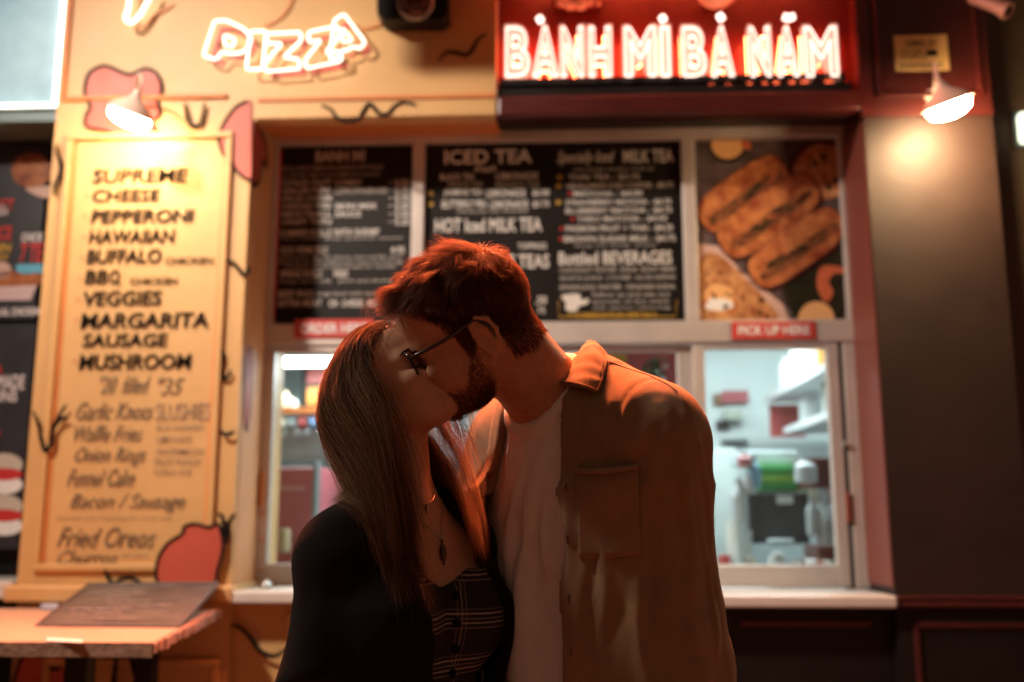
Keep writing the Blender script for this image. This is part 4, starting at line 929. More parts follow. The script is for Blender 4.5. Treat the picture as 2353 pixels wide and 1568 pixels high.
def axis(lo, hi, fine, coarse, flo=None, fhi=None):
    if flo is None: return np.arange(lo, hi+fine, fine, dtype=F32)
    flo, fhi = max(lo, flo), min(hi, fhi)
    return np.concatenate([np.arange(lo, flo, coarse), np.arange(flo, fhi, fine), np.arange(fhi, hi+coarse, coarse)]).astype(F32)
def surface(fn, xs, ys, zs, margin=.03, B=8):
    """surface nets on a rectilinear grid; only blocks near the surface are evaluated"""
    def padd(a):
        n = (-len(a)) % B
        return np.concatenate([a, a[-1] + (a[-1]-a[-2])*np.arange(1, n+1)]).astype(F32) if n else a
    xs, ys, zs = padd(xs), padd(ys), padd(zs); nx, ny, nz = len(xs), len(ys), len(zs)
    bx, by, bz = nx//B, ny//B, nz//B
    def cc(a): r = a.reshape(-1, B); e = np.append(r[1:, 0], a[-1]); return (r[:, 0]+e)/2, (e-r[:, 0])/2
    (cx, hx), (cyy, hy), (cz, hz) = cc(xs), cc(ys), cc(zs)
    G = np.stack(np.meshgrid(cx, cyy, cz, indexing='ij'), -1).reshape(-1, 3)
    H = np.sqrt((hx**2)[:, None, None]+(hy**2)[None, :, None]+(hz**2)[None, None, :]).reshape(-1)
    d = fn(G); act = np.abs(d) < H*1.1+margin
    V = np.where(d < 0, F32(-1), F32(1)).reshape(bx, by, bz)
    V = np.repeat(np.repeat(np.repeat(V, B, 0), B, 1), B, 2).astype(F32)
    ai = np.nonzero(act)[0]; o = np.arange(B)
    for s in range(0, len(ai), 600):
        k = ai[s:s+600]; ix, iy, iz = np.unravel_index(k, (bx, by, bz))
        X = ix[:, None]*B+o; Y = iy[:, None]*B+o; Z = iz[:, None]*B+o
        shp = (len(k), B, B, B)
        I = np.broadcast_to(X[:, :, None, None], shp); J = np.broadcast_to(Y[:, None, :, None], shp); K = np.broadcast_to(Z[:, None, None, :], shp)
        p = np.stack([xs[I], ys[J], zs[K]], -1).reshape(-1, 3)
        V[I.reshape(-1), J.reshape(-1), K.reshape(-1)] = fn(p)
    ins = V < 0
    c = ins[:-1, :-1, :-1].astype(np.int8)
    cnt = np.zeros_like(c)
    for a in (0, 1):
        for b in (0, 1):
            for e in (0, 1): cnt += ins[a:nx-1+a, b:ny-1+b, e:nz-1+e]
    cell = (cnt > 0) & (cnt < 8)
    ci = np.nonzero(cell); n = len(ci[0]); idx = np.full(cell.shape, -1, np.int32); idx[ci] = np.arange(n)
    i, j, k = ci; acc = np.zeros((n, 3), F32); w = np.zeros(n, F32)
    def pt(a, b, e): return np.stack([xs[i+a], ys[j+b], zs[k+e]], -1)
    for (a, b, e), (a2, b2, e2) in [((0,0,0),(1,0,0)),((0,1,0),(1,1,0)),((0,0,1),(1,0,1)),((0,1,1),(1,1,1)),((0,0,0),(0,1,0)),((1,0,0),(1,1,0)),((0,0,1),(0,1,1)),((1,0,1),(1,1,1)),((0,0,0),(0,0,1)),((1,0,0),(1,0,1)),((0,1,0),(0,1,1)),((1,1,0),(1,1,1))]:
        v0, v1 = V[i+a, j+b, k+e], V[i+a2, j+b2, k+e2]; m = (v0 < 0) != (v1 < 0)
        t = np.where(m, v0/(v0-v1+1e-12), 0); q = pt(a, b, e)*(1-t)[:, None]+pt(a2, b2, e2)*t[:, None]
        acc += q*m[:, None]; w += m
    v = acc/w[:, None]
    fs = []
    for ax in range(3):
        sl0 = [slice(1, -1)]*3; sl0[ax] = slice(0, -1); sl1 = [slice(1, -1)]*3; sl1[ax] = slice(1, None)
        s0, s1 = ins[tuple(sl0)], ins[tuple(sl1)]; e = np.nonzero(s0 != s1); e = [e[0]+sl0[0].start, e[1]+sl0[1].start, e[2]+sl0[2].start]
        u, w_ = (ax+1) % 3, (ax+2) % 3
        def at(du, dw):
            q = [x.copy() for x in e]; q[u] -= du; q[w_] -= dw; return idx[q[0], q[1], q[2]]
        f = np.stack([at(0, 0), at(1, 0), at(1, 1), at(0, 1)], -1); flip = ~s0[e[0]-sl0[0].start, e[1]-sl0[1].start, e[2]-sl0[2].start]
        f[flip] = f[flip][:, ::-1]; fs.append(f)
    f = np.concatenate(fs); f = f[(f >= 0).all(1)]
    return v, f[:, ::-1]
def relax(v, f, it=1, lam=.5):
    for _ in range(it):
        s = np.zeros_like(v); c = np.zeros(len(v), F32)
        for a in range(4):
            b = (a+1) % 4; np.add.at(s, f[:, a], v[f[:, b]]); np.add.at(c, f[:, a], 1); np.add.at(s, f[:, b], v[f[:, a]]); np.add.at(c, f[:, b], 1)
        v = v + lam*(s/np.maximum(c, 1)[:, None]-v)
    return v
def mesh_obj(name, v, f, m, parent=None, attrs=None):
    off = np.array(rootloc(parent)) if parent is not None else np.zeros(3)
    me = bpy.data.meshes.new(name); v = (v-off).astype(F32)
    me.vertices.add(len(v)); me.vertices.foreach_set('co', v.reshape(-1))
    me.loops.add(f.size); me.loops.foreach_set('vertex_index', f.reshape(-1).astype(np.int32))
    me.polygons.add(len(f)); me.polygons.foreach_set('loop_start', np.arange(0, f.size, f.shape[1], dtype=np.int32)); me.polygons.foreach_set('loop_total', np.full(len(f), f.shape[1], np.int32))
    me.update(calc_edges=True); me.validate()
    for k, a in (attrs or {}).items():
        at = me.attributes.new(k, 'FLOAT_COLOR', 'POINT'); at.data.foreach_set('color', a.astype(F32).reshape(-1))
    return link(name, me, m, parent, smooth=True)
def grad(fn, p, e=.0015):
    g = np.stack([fn(p+A3((e, 0, 0)))-fn(p-A3((e, 0, 0))), fn(p+A3((0, e, 0)))-fn(p-A3((0, e, 0))), fn(p+A3((0, 0, e)))-fn(p-A3((0, 0, e)))], -1)
    return g/(np.linalg.norm(g, axis=-1, keepdims=True)+1e-9)
def trace(fn, px, py, lift=0.0, start=.9, far=2.2):
    d = ray(px, py).normalized(); d = A3(d); p = A3(CAM); t = start
    for _ in range(90):
        s = float(fn((p+d*t)[None])[0]) - lift
        if abs(s) < .0004: break
        t += s*.7
        if t > far: break
    return Vector([float(x) for x in (p+d*t)])

# ------------------------------------------------------------------ heads
def head_local(p, man):
    ay = p*A3((1, 1, 1)); ay = ay.copy(); ay[..., 1] = np.abs(ay[..., 1]); q = ay
    jz = .021 if man else .012
    d = ell(q, (-.002, 0, .060), (.095, .074, .077)) if man else ell(q, (.012, 0, .056), (.074, .070, .073))
    d = smin(d, ell(q, (.042, 0, .055), (.050, .060, .058)), .03)
    d = smin(d, ell(q, (.042, 0, -.008), (.050, .058, .062)), .03)
    d = smin(d, ell(q, (.046, 0, -.050+jz), (.040, .043, .030)), .03)
    d = smin(d, cap(q, (.002, .054, -.020), (.066, .018, -.072+jz), .019, .013), .03)
    d = smin(d, ell(q, (.078, 0, -.076+jz), (.016 if man else .013, .021 if man else .015, .014)), .022)
    d = smin(d, ell(q, (.064, .042, -.004), (.024, .018, .020)), .025)
    d = smin(d, ell(q, (.082, 0, -.036), (.022, .027, .024)), .02)
    d = smin(d, cap(q, (.088, .008, .037), (.074, .045, .036), .0095 if man else .007, .008), .018)
    d = smax(d, -ell(q, (.098, .032, .018), (.017, .016, .011)), .014)
    d = smin(d, ell(q, (.0765, .031, .019), (.0115, .0135, .0115)), .006)
    n0 = cap(q, (.094, 0, .028), (.113 if man else .109, 0, -.006), .0065, .0098 if man else .0085)
    n0 = smin(n0, ell(q, (.100, .0125, -.011), (.011, .0075, .0075)), .008)
    n0 = smin(n0, cap(q, (.088, 0, .0), (.096, 0, -.016), .014, .007), .012)
    d = smin(d, n0, .010)
    d = smax(d, -ell(q, (.106, .006, -.0175), (.004, .003, .004)), .003)
    lf = 1 if not man else .85
    d = smin(d, ell(q, (.0985, 0, -.0335), (.0085, .019, .0055*lf)), .004)
    d = smin(d, ell(q, (.0970, 0, -.0440), (.0085, .0165, .0065*lf)), .004)
    d = smax(d, -cap(q, (.108, 0, -.0385), (.094, .024, -.040), .0012, .0008), .003)
    # ear
    ca, sa = math.cos(.35), math.sin(.35)
    E = np.array([[ca, -sa, 0], [sa, ca, 0], [0, 0, 1]], F32); E2 = np.array([[math.cos(.2), 0, math.sin(.2)], [0, 1, 0], [-math.sin(.2), 0, math.cos(.2)]], F32)
    EE = E @ E2
    e = ell(q, (-.010, .0775, .006), (.0175, .0065, .031), EE)
    e = smax(e, -ell(q, (-.004, .0875, .006), (.0105, .0070, .019), EE), .004)
    pts = [(.006, .073, .018), (.004, .078, .032), (-.008, .083, .038), (-.021, .086, .030), (-.026, .086, .012), (-.022, .084, -.004), (-.012, .080, -.018)]
    for a, b in zip(pts[:-1], pts[1:]): e = smin(e, cap(q, a, b, .0034, .0034), .004)
    e = smin(e, cap(q, (-.014, .082, .022), (-.014, .082, -.002), .003, .003), .004)
    e = smin(e, ell(q, (-.002, .0745, -.026), (.0075, .0055, .010)), .006)
    e = smin(e, ell(q, (.006, .074, .003), (.0035, .005, .006)), .004)
    return smin(d, e, .006)
def basis(base, pitch, roll, yaw):
    r = math.radians
    M_ = np.array(Matrix.Rotation(r(yaw), 3, 'Z')) @ np.array(Matrix.Rotation(r(pitch), 3, 'Y')) @ np.array(Matrix.Rotation(r(roll), 3, 'X'))
    return (np.diag(base) @ M_).astype(F32)

HM = basis((-1, -1, 1), 29, -12, 0); HMp = A3((-.1035, 1.397, 1.5915)); HMs = .985
HW = basis((1, 1, 1), -37, 18, -31); HWp = A3((-.2255, 1.412, 1.5095)); HWs = .87
def to_m(p): return ((p-HMp) @ HM)/HMs
def from_m(q): return (A3(q)*HMs) @ HM.T + HMp
def to_w(p): return ((p-HWp) @ HW)/HWs
def from_w(q): return (A3(q)*HWs) @ HW.T + HWp
def near(p, c, r): return ((p-c)**2).sum(-1) < r*r
def head_m(p):
    out = np.sqrt(((p-from_m((0, 0, .03)))**2).sum(-1)) - .10; m = out < .10
    if m.any(): out[m] = head_local(to_m(p[m]), True)*HMs
    return out
def head_w(p):
    out = np.sqrt(((p-from_w((0, 0, .03)))**2).sum(-1)) - .10; m = out < .10
    if m.any(): out[m] = head_local(to_w(p[m]), False)*HWs
    return out

# ------------------------------------------------------------------ man: body frame
fm = A3((-.766, -.643, 0)); lm_ = A3((.643, -.766, 0)); zz_ = A3((0, 0, 1))
BM = np.stack([fm, lm_, zz_], 1); CMo = A3((.038, 1.505, 0))
def tb_m(p): return (p-CMo) @ BM
def fb_m(f, l, z): return CMo + fm*f + lm_*l + zz_*z
SLm, SRm = fb_m(.0, .140, 1.447), fb_m(.01, -.128, 1.455)
ELm, WLm = A3((.150, 1.42, 1.160)), A3((.160, 1.345, .930))
ERm, WRm = A3((-.175, 1.70, 1.235)), A3((-.235, 1.60, 1.03))
NBm = fb_m(.005, 0, 1.500); NTm = from_m((-.030, 0, -.015))
def neck_m(p): return cap(p, NTm, NBm - A3((0, 0, .03)), .056, .066)
def torso_m(p, g=0.0):
    q = tb_m(p)
    d = ell(q, (0, 0, 1.36), (.110, .150, .19))
    d = smin(d, ell(q, (.0, 0, 1.14), (.105, .150, .19)), .08)
    d = smin(d, cap(p, SLm, SRm, .056, .056), .06)
    d = smin(d, cap(p, NBm + A3((0, 0, .005)), SLm + A3((0, 0, .010)), .052, .045), .05)
    d = smin(d, cap(p, NBm + A3((0, 0, .005)), SRm + A3((0, 0, .010)), .052, .045), .05)
    return d - g
def hand(p, w, dirv, pn, side, s=1.0):
    """five-fingered relaxed hand: wrist w, pointing dirv, palm normal pn, thumb side vector"""
    w, dv, pn, sd = A3(w), A3(dirv), A3(pn), A3(side)
    R_ = np.stack([dv, sd, pn], 1)
    d = rbox(p, w + dv*.050*s, (.048*s, .040*s, .014*s), .012, R_)
    for k, (o, L) in enumerate(((.030, .072), (.010, .080), (-.010, .074), (-.029, .058))):
        a = w + dv*.092*s + sd*o*s; b = a + (dv*.9 + pn*.35)*L*.48*s; c = b + (dv*.6 + pn*.8)*L*.52*s
        d = smin(d, cap(p, a, b, .0095*s, .0085*s), .008); d = smin(d, cap(p, b, c, .0085*s, .0070*s), .003)
    a = w + dv*.02*s + sd*.030*s + pn*.008*s; b = a + (dv*.6+sd*.6+pn*.3)*.045*s; c = b + (dv*.9+sd*.15+pn*.25)*.035*s
    d = smin(d, cap(p, a, b, .013*s, .011*s), .010); d = smin(d, cap(p, b, c, .011*s, .008*s), .003)
    return d
HIPm = [fb_m(0, s*.09, .95) for s in (1, -1)]; KNm = [fb_m(.03, s*.10, .50) for s in (1, -1)]; ANm = [fb_m(-.01, s*.11, .09) for s in (1, -1)]
def body_m(p):
    d = torso_m(p)
    q = tb_m(p); d = smin(d, ell(q, (-.01, 0, .98), (.11, .155, .14)), .06)
    for a, b, c in ((SLm, ELm, WLm), (SRm, ERm, WRm)):
        d = smin(d, cap(p, a, b, .050, .040), .04); d = smin(d, cap(p, b, c, .040, .027), .02)
    for a, b, c in zip(HIPm, KNm, ANm):
        d = smin(d, cap(p, a, b, .085, .055), .05); d = smin(d, cap(p, b, c, .055, .038), .03)
        d = smin(d, cap(p, c + A3((0, 0, -.035)), c + fm*.15 + A3((0, 0, -.055)), .035, .030), .03)
    h1 = hand(p, WLm, (-.10, -.25, -.963), (-.95, .30, .02), (-.28, -.92, .25)); d = smin(d, h1, .015)
    h2 = hand(p, WRm, (-.45, -.25, -.857), (-.30, -.85, .42), (-.83, .44, .32)); d = smin(d, h2, .015)
    d = smin(d, neck_m(p), .03)
    return smin(d, head_m(p), .022)

# t-shirt and overshirt of the man
def folds(p, a=1.0):
    n1 = noise(p, (17, 17, 3.4)); n2 = noise(p, (34, 34, 6.0), 9.3); n3 = noise(p + .015*noise(p, (9, 9, 5))[..., None], (11, 11, 2.2), 4.1)
    r = 1-np.abs(n1)*2; 
    n4 = noise(p + .02*noise(p, (6, 6, 4), 7.7)[..., None], (24, 24, 2.6), 24.4); n5 = noise(p, (13, 13, 9), 31.)
    c = np.maximum(1-np.abs(n4)*3.2, 0)
    return a*(.0050*r + .0030*n2 + .0110*n3 - .0035*c + .005*n5)
RIDGE = {'shirt': [], 'tee': []}
def ridges(p, key):
    t = np.zeros(p.shape[:-1], F32)
    for pts, h, r in RIDGE[key]:
        lo = np.minimum.reduce(pts)-.04; hi = np.maximum.reduce(pts)+.04; m = ((p > lo) & (p < hi)).all(-1)
        if not m.any(): continue
        q = p[m]; d = np.full(len(q), 1., F32); n = len(pts)-1; e = np.zeros(len(q), F32)
        for k, (a, b) in enumerate(zip(pts[:-1], pts[1:])): d = np.minimum(d, cap(q, a, b, 0, 0))
        L0 = np.linalg.norm(q-pts[0], axis=-1); L1 = np.linalg.norm(q-pts[-1], axis=-1); fade = np.clip(np.minimum(L0, L1)/.09, 0, 1)
        t[m] -= (h*np.exp(-(d/r)**2) - .45*h*np.exp(-((d-2.0*r)/(r*1.1))**2))*fade
    return t
def tee_m(p):
    t = torso_m(p, .013) ; q = tb_m(p)
    t = smin(t, ell(q, (0, 0, 1.02), (.125, .165, .22))-.005, .08)
    for a, b in ((SLm, ELm), (SRm, ERm)): t = smin(t, cap(p, a, b, .062, .060), .03)
    w = np.clip((1.50-q[..., 2])/.25, 0, 1)
    dg = q[..., 1]*.75 + (q[..., 2]-1.3)*.42                                   # folds run down from his left shoulder
    t = t + ridges(p, 'tee')
    t = t + w*(.004*np.sin(dg*62+1.6*noise(p, (8, 8, 5))) + .0025*np.sin(dg*125+2.2*noise(p, (12, 12, 6), 3.))) + folds(p, .45)*w
    nk = neck_m(p) ; wh = np.clip((q[..., 2]-1.40)/.05, 0, 1)
    rib = smax(np.abs(nk-.006)-.009, np.abs(torso_m(p)-.011)-.012, .004)
    t = smax(t, -(nk-.002), .004); t = smin(t, rib, .004)
    t = np.maximum(t, -(torso_m(p, .004))*1.0) if False else t
    return smax(t, .93-p[..., 2], .006)
def open_m(q):
    """the gap between the two front edges; negative inside it"""
    z = q[..., 2]; wob = .006*np.sin(z*19) + .004*np.sin(z*43+1)
    l1 = np.interp(z, [.8, 1.1, 1.35, 1.44, 1.50, 1.56], [.118, .112, .102, .084, .074, .066]).astype(F32) + wob*.5
    l0 = np.interp(z, [.8, 1.1, 1.35, 1.44, 1.50, 1.56], [-.075, -.070, -.062, -.056, -.050, -.046]).astype(F32) + wob
    return np.maximum(np.maximum(l0-q[..., 1], q[..., 1]-l1), -q[..., 0]), l0, l1
def shirt_solid(p):
    q = tb_m(p); z = q[..., 2]
    t = torso_m(p, .026)
    fl = np.interp(z, [.7, 1.1, 1.3, 1.45], [.020, .012, .004, 0]).astype(F32)
    prism = np.sqrt((q[..., 0]/.148)**2 + (q[..., 1]/.196)**2) - 1
    prism = np.maximum(prism*.150 - fl, z-1.38)
    t = smin(t, prism, .06)
    s1 = smin(cap(p, SLm + A3((.002, 0, -.004)), ELm + A3((.008, 0, 0)), .062, .066), cap(p, ELm + A3((.008, 0, 0)), WLm, .065, .055), .05)
    s2 = smin(cap(p, SRm, ERm, .070, .066), cap(p, ERm, WRm, .064, .050), .05)
    w = np.clip((1.56-z)/.2, 0, 1)
    arm = np.minimum(s1, s2)
    sw = .0045*np.sin(z*46 + 3*noise(p, (7, 7, 7)) + (q[..., 1]+q[..., 0])*34)*np.clip((1.40-z)/.15, 0, 1)      # creases across the sleeve
    arm = arm + folds(p, .95) + sw
    yoke = .0012*np.sin(0*z)
    t = t + folds(p, 1.0)*w
    t = smin(t, arm, .030)
    t = t + ridges(p, 'shirt')
    # seam where the sleeve is set in
    sm = np.abs(q[..., 1]-.150 - .02*np.sin((z-1.35)*6)); t = t + .0022*np.exp(-(sm/.0035)**2)*(z > 1.25)
    o, l0, l1 = open_m(q)
    # placket bands and chest pocket stand proud
    pl = ((q[..., 1] < l1+.032) & (q[..., 1] > -.02) & (q[..., 0] > 0)) | ((q[..., 1] > l0-.03) & (q[..., 1] < .02) & (q[..., 0] > 0))
    t = t - .0022*pl
    ins = (q[..., 0] > 0) & (np.abs(q[..., 1]-.140) < .044) & (q[...,0] > -.02) & (z > 1.26) & (z < 1.388)
    return t
def shirt_m(p):
    q = tb_m(p); t = shirt_solid(p); sh = np.maximum(t, -(t+.014))
    o, l0, l1 = open_m(q)
    sh = smax(sh, -o, .003)
    nk = cap(p, NTm, NBm - A3((0, 0, .02)), .066, .078)
    sh = smax(sh, -nk, .004)
    return smax(sh, .80-p[..., 2]+.02*np.cos(q[..., 1]*8), .004)
def trousers(p, H, K, A_, pel, w=1.0):
    d = pel
    for a, b, c in zip(H, K, A_):
        d = smin(d, cap(p, a, b, .098*w, .072*w), .05); d = smin(d, cap(p, b, c + A3((0, 0, .02)), .072*w, .058*w), .04)
    return smax(d + .4*folds(p, 1), np.maximum(.075-p[..., 2], p[..., 2]-1.06), .01)
def shoe(p, c, f):
    f = A3(f); d = cap(p, c + A3((0, 0, -.038)), c + f*.16 + A3((0, 0, -.052)), .043, .036); d = smin(d, cap(p, c + A3((0, 0, .01)), c, .048, .045), .03)
    return smax(d, .004-p[..., 2], .006)

# ------------------------------------------------------------------ woman: body frame
fw_ = A3((.788, -.616, 0)); lw_ = A3((.616, .788, 0)); BW = np.stack([fw_, lw_, zz_], 1); CWo = A3((-.217, 1.405, 0))
def tb_w(p): return (p-CWo) @ BW
def fb_w(f, l, z): return CWo + fw_*f + lw_*l + zz_*z
SLw, SRw = fb_w(0, .108, 1.294), fb_w(0, -.098, 1.292)
ERw, WRw = A3((-.298, 1.30, 1.08)), A3((-.27, 1.20, .89))
ELw, WLw = A3((-.10, 1.60, 1.04)), A3((-.01, 1.53, 1.02))
NBw = fb_w(.0, 0, 1.345); NTw = from_w((-.022, 0, -.022))
def neck_w(p): return cap(p, NTw, NBw - A3((0, 0, .02)), .041, .049)
def torso_w(p):
    q = tb_w(p)
    d = ell(q, (-.005, 0, 1.20), (.086, .114, .165))
    d = smin(d, ell(q, (0, 0, 1.02), (.085, .105, .16)), .07)
    d = smin(d, cap(p, SLw, SRw, .044, .044), .05)
    d = smin(d, cap(p, NBw, SLw + A3((0, 0, .006)), .040, .036), .045)
    d = smin(d, cap(p, NBw, SRw + A3((0, 0, .006)), .040, .036), .045)
    qa = q.copy(); qa[..., 1] = np.abs(qa[..., 1])
    d = smin(d, ell(qa, (.060, .066, 1.215), (.050, .055, .060)), .035)
    # collar bones and the hollow between them
    d = smin(d, cap(qa, (.056, .018, 1.322), (.018, .120, 1.335), .0075, .006), .016)
    d = smax(d, -ell(q, (.070, 0, 1.335), (.016, .013, .018)), .016)
    return d
HIPw = [fb_w(0, s*.08, .88) for s in (1, -1)]; KNw = [fb_w(.02, s*.08, .47) for s in (1, -1)]; ANw = [fb_w(-.02, s*.07, .085) for s in (1, -1)]
def body_w(p):
    d = torso_w(p); q = tb_w(p); d = smin(d, ell(q, (-.01, 0, .90), (.105, .155, .13)), .06)
    for a, b, c in ((SLw, ELw, WLw), (SRw, ERw, WRw)):
        d = smin(d, cap(p, a, b, .040, .033), .035); d = smin(d, cap(p, b, c, .033, .022), .02)
    for a, b, c in zip(HIPw, KNw, ANw):
        d = smin(d, cap(p, a, b, .080, .050), .05); d = smin(d, cap(p, b, c, .050, .033), .03)
        d = smin(d, cap(p, c + A3((0, 0, -.035)), c + fw_*.13 + A3((0, 0, -.055)), .032, .026), .03)
    h1 = hand(p, WRw, (.55, -.35, -.757), (.60, .75, .09), (-.1, .45, -.1), .88) if False else hand(p, WRw, (.50, -.10, -.86), (.20, .97, .0), (.835, -.17, .50), .88)
    d = smin(d, h1, .012)
    h2 = hand(p, WLw, (.88, -.40, -.25), (-.1, -.62, .78), (.40, .70, .60), .88); d = smin(d, h2, .012)
    d = smin(d, neck_w(p), .028)
    return smin(d, head_w(p), .018)
def top_w(p):
    q = tb_w(p); d = torso_w(p) - .007 + folds(p, .25)
    l = q[..., 1]; zt_ = 1.262 + .030*np.clip(np.abs(l)/.095, 0, 1)**1.3 - .004*np.cos(l*60)
    zt_ = np.where(q[..., 0] < 0, 1.27, zt_).astype(F32)
    d = d - .002*(np.abs(q[..., 2]-zt_+.006) < .006)
    return smax(np.maximum(d, -(torso_w(p)+.002)), q[..., 2]-zt_, .003)
def cardi_solid(p):
    q = tb_w(p); z = q[..., 2]
    t = torso_w(p) - .017
    prism = np.maximum((np.sqrt((q[..., 0]/.120)**2+(q[..., 1]/.125)**2)-1)*.12 - np.interp(z, [.7, 1.2], [.035, 0]), z-1.20)
    t = smin(t, prism.astype(F32), .06)
    s1 = cap(p, SRw + A3((0, 0, -.005)), ERw + A3((-.004, 0, -.01)), .043, .072); s2 = cap(p, SLw, ELw, .045, .060)
    dn = A3(WRw-ERw); dn = dn/np.linalg.norm(dn); s1 = smax(s1, (p-ERw) @ dn + .045, .01)
    dn = A3(WLw-ELw); dn = dn/np.linalg.norm(dn); s2 = smax(s2, (p-ELw) @ dn + .02, .01)
    t = smin(t + folds(p, .6)*np.clip((1.3-z)/.15, 0, 1), np.minimum(s1, s2) + folds(p, .6), .03)
    return t
def cardi_w(p):
    q = tb_w(p); t = cardi_solid(p); sh = np.maximum(t, -(t+.013)); z = q[..., 2]
    l0 = np.interp(z, [.8, 1.05, 1.2, 1.30, 1.37], [-.045, -.050, -.062, -.070, -.05]); l1 = np.interp(z, [.8, 1.05, 1.2, 1.30, 1.37], [.062, .070, .088, .082, .05])
    o = np.maximum(np.maximum(l0-q[..., 1], q[..., 1]-l1), -q[..., 0]-.01).astype(F32)
    sh = smax(sh, -o, .003); sh = smax(sh, -(cap(p, NTw, NBw - A3((0, 0, .02)), .056, .062)), .004)
    return smax(sh, .78-z, .004)
# ------------------------------------------------------------------ materials of the couple
M['skin'] = mat('skin', (.52, .26, .155), .46, var=.16, vscale=90, bump=.06, bscale=900)
M['skin_w'] = mat('fair_skin', (.64, .36, .23), .42, var=.12, vscale=90, bump=.05, bscale=900)
M['overshirt'] = mat('brown_canvas_cloth', (.29, .175, .088), .88, var=.16, vscale=30, bump=.35, bscale=1100, sheen=.2)
M['tee'] = mat('white_jersey', (.88, .85, .82), .85, var=.05, vscale=40, bump=.12, bscale=1500, sheen=.1)
M['blackcloth'] = mat('black_knit', (.009, .006, .006), 1.0, bump=.3, bscale=700, spec=.12, sheen=.03)
M['denim'] = mat('dark_denim', (.03, .035, .05), .85, var=.2, vscale=60, bump=.2, bscale=1200)
M['shoe'] = mat('dark_leather', (.03, .02, .015), .4)
M['lip'] = mat('lips', (.42, .14, .11), .35)
def wrinkle(m, sc, stretch, dist, strength):
    nt = m.node_tree; b = nt.nodes['Principled BSDF']; tc = nt.nodes.new('ShaderNodeTexCoord'); mp = nt.nodes.new('ShaderNodeMapping'); mp.inputs['Scale'].default_value = stretch
    n = nt.nodes.new('ShaderNodeTexNoise'); n.noise_type = 'RIDGED_MULTIFRACTAL'; n.inputs['Scale'].default_value = sc; n.inputs['Detail'].default_value = 2.5; n.inputs['Distortion'].default_value = .6
    nt.links.new(tc.outputs['Object'], mp.inputs[0]); nt.links.new(mp.outputs[0], n.inputs['Vector'])
    bp = nt.nodes.new('ShaderNodeBump'); bp.inputs['Strength'].default_value = strength; bp.inputs['Distance'].default_value = dist
    old = b.inputs['Normal'].links[0].from_socket if b.inputs['Normal'].links else None
    if old: nt.links.new(old, bp.inputs['Normal'])
    nt.links.new(n.outputs['Fac'], bp.inputs['Height']); nt.links.new(bp.outputs[0], b.inputs['Normal'])
wrinkle(M['overshirt'], 10, (1, 1, .32), .022, .8); wrinkle(M['tee'], 12, (1, 1, .35), .014, .8); wrinkle(M['blackcloth'], 9, (1, 1, .4), .008, .5)
# checked cloth: thin pale lines in threes on near-black
m = bpy.data.materials.new('checked_cloth'); m.use_nodes = True; nt = m.node_tree; b = nt.nodes['Principled BSDF']; b.inputs['Roughness'].default_value = .9
geo = nt.nodes.new('ShaderNodeTexCoord')
def chk(vec, period, phase, stops):
    d = nt.nodes.new('ShaderNodeVectorMath'); d.operation = 'DOT_PRODUCT'; nt.links.new(geo.outputs['Object'], d.inputs[0]); d.inputs[1].default_value = vec
    a = nt.nodes.new('ShaderNodeMath'); a.operation = 'MULTIPLY_ADD'; a.inputs[1].default_value = 1/period; a.inputs[2].default_value = phase; nt.links.new(d.outputs['Value'], a.inputs[0])
    f = nt.nodes.new('ShaderNodeMath'); f.operation = 'FRACT'; nt.links.new(a.outputs[0], f.inputs[0])
    r = nt.nodes.new('ShaderNodeValToRGB'); r.color_ramp.interpolation = 'CONSTANT'; nt.links.new(f.outputs[0], r.inputs[0])
    e = r.color_ramp.elements; e[0].position = 0; e[0].color = (0, 0, 0, 1); e[1].position = stops[0][0]; e[1].color = (stops[0][1],)*3 + (1,)
    for p_, v in stops[1:]: k = e.new(p_); k.color = (v, v, v, 1)
    return r
c1 = chk((.06, -.06, 1), .060, .10, [(.30, .5), (.325, 0), (.40, .9), (.435, 0), (.50, .55), (.525, 0), (.60, 1), (.635, 0), (.70, .4), (.72, 0)])
c2 = chk((.707, .707, -.08), .078, .30, [(.36, .5), (.38, 0), (.44, .8), (.465, 0), (.52, .5), (.54, 0)])
ad = nt.nodes.new('ShaderNodeMath'); ad.operation = 'MAXIMUM'; nt.links.new(c1.outputs[0], ad.inputs[0]); mu = nt.nodes.new('ShaderNodeMath'); mu.operation = 'MULTIPLY'; mu.inputs[1].default_value = .6; nt.links.new(c2.outputs[0], mu.inputs[0]); nt.links.new(mu.outputs[0], ad.inputs[1])
wn_ = nt.nodes.new('ShaderNodeTexNoise'); wn_.inputs['Scale'].default_value = 700; nt.links.new(geo.outputs['Object'], wn_.inputs['Vector'])
mm = nt.nodes.new('ShaderNodeMath'); mm.operation = 'MULTIPLY'; nt.links.new(ad.outputs[0], mm.inputs[0]); nt.links.new(wn_.outputs['Fac'], mm.inputs[1])
mx_ = nt.nodes.new('ShaderNodeMix'); mx_.data_type = 'RGBA'; mx_.inputs['A'].default_value = (.016, .011, .012, 1); mx_.inputs['B'].default_value = (.75, .62, .50, 1); nt.links.new(mm.outputs[0], mx_.inputs['Factor']); nt.links.new(mx_.outputs['Result'], b.inputs['Base Color'])
M['check'] = m
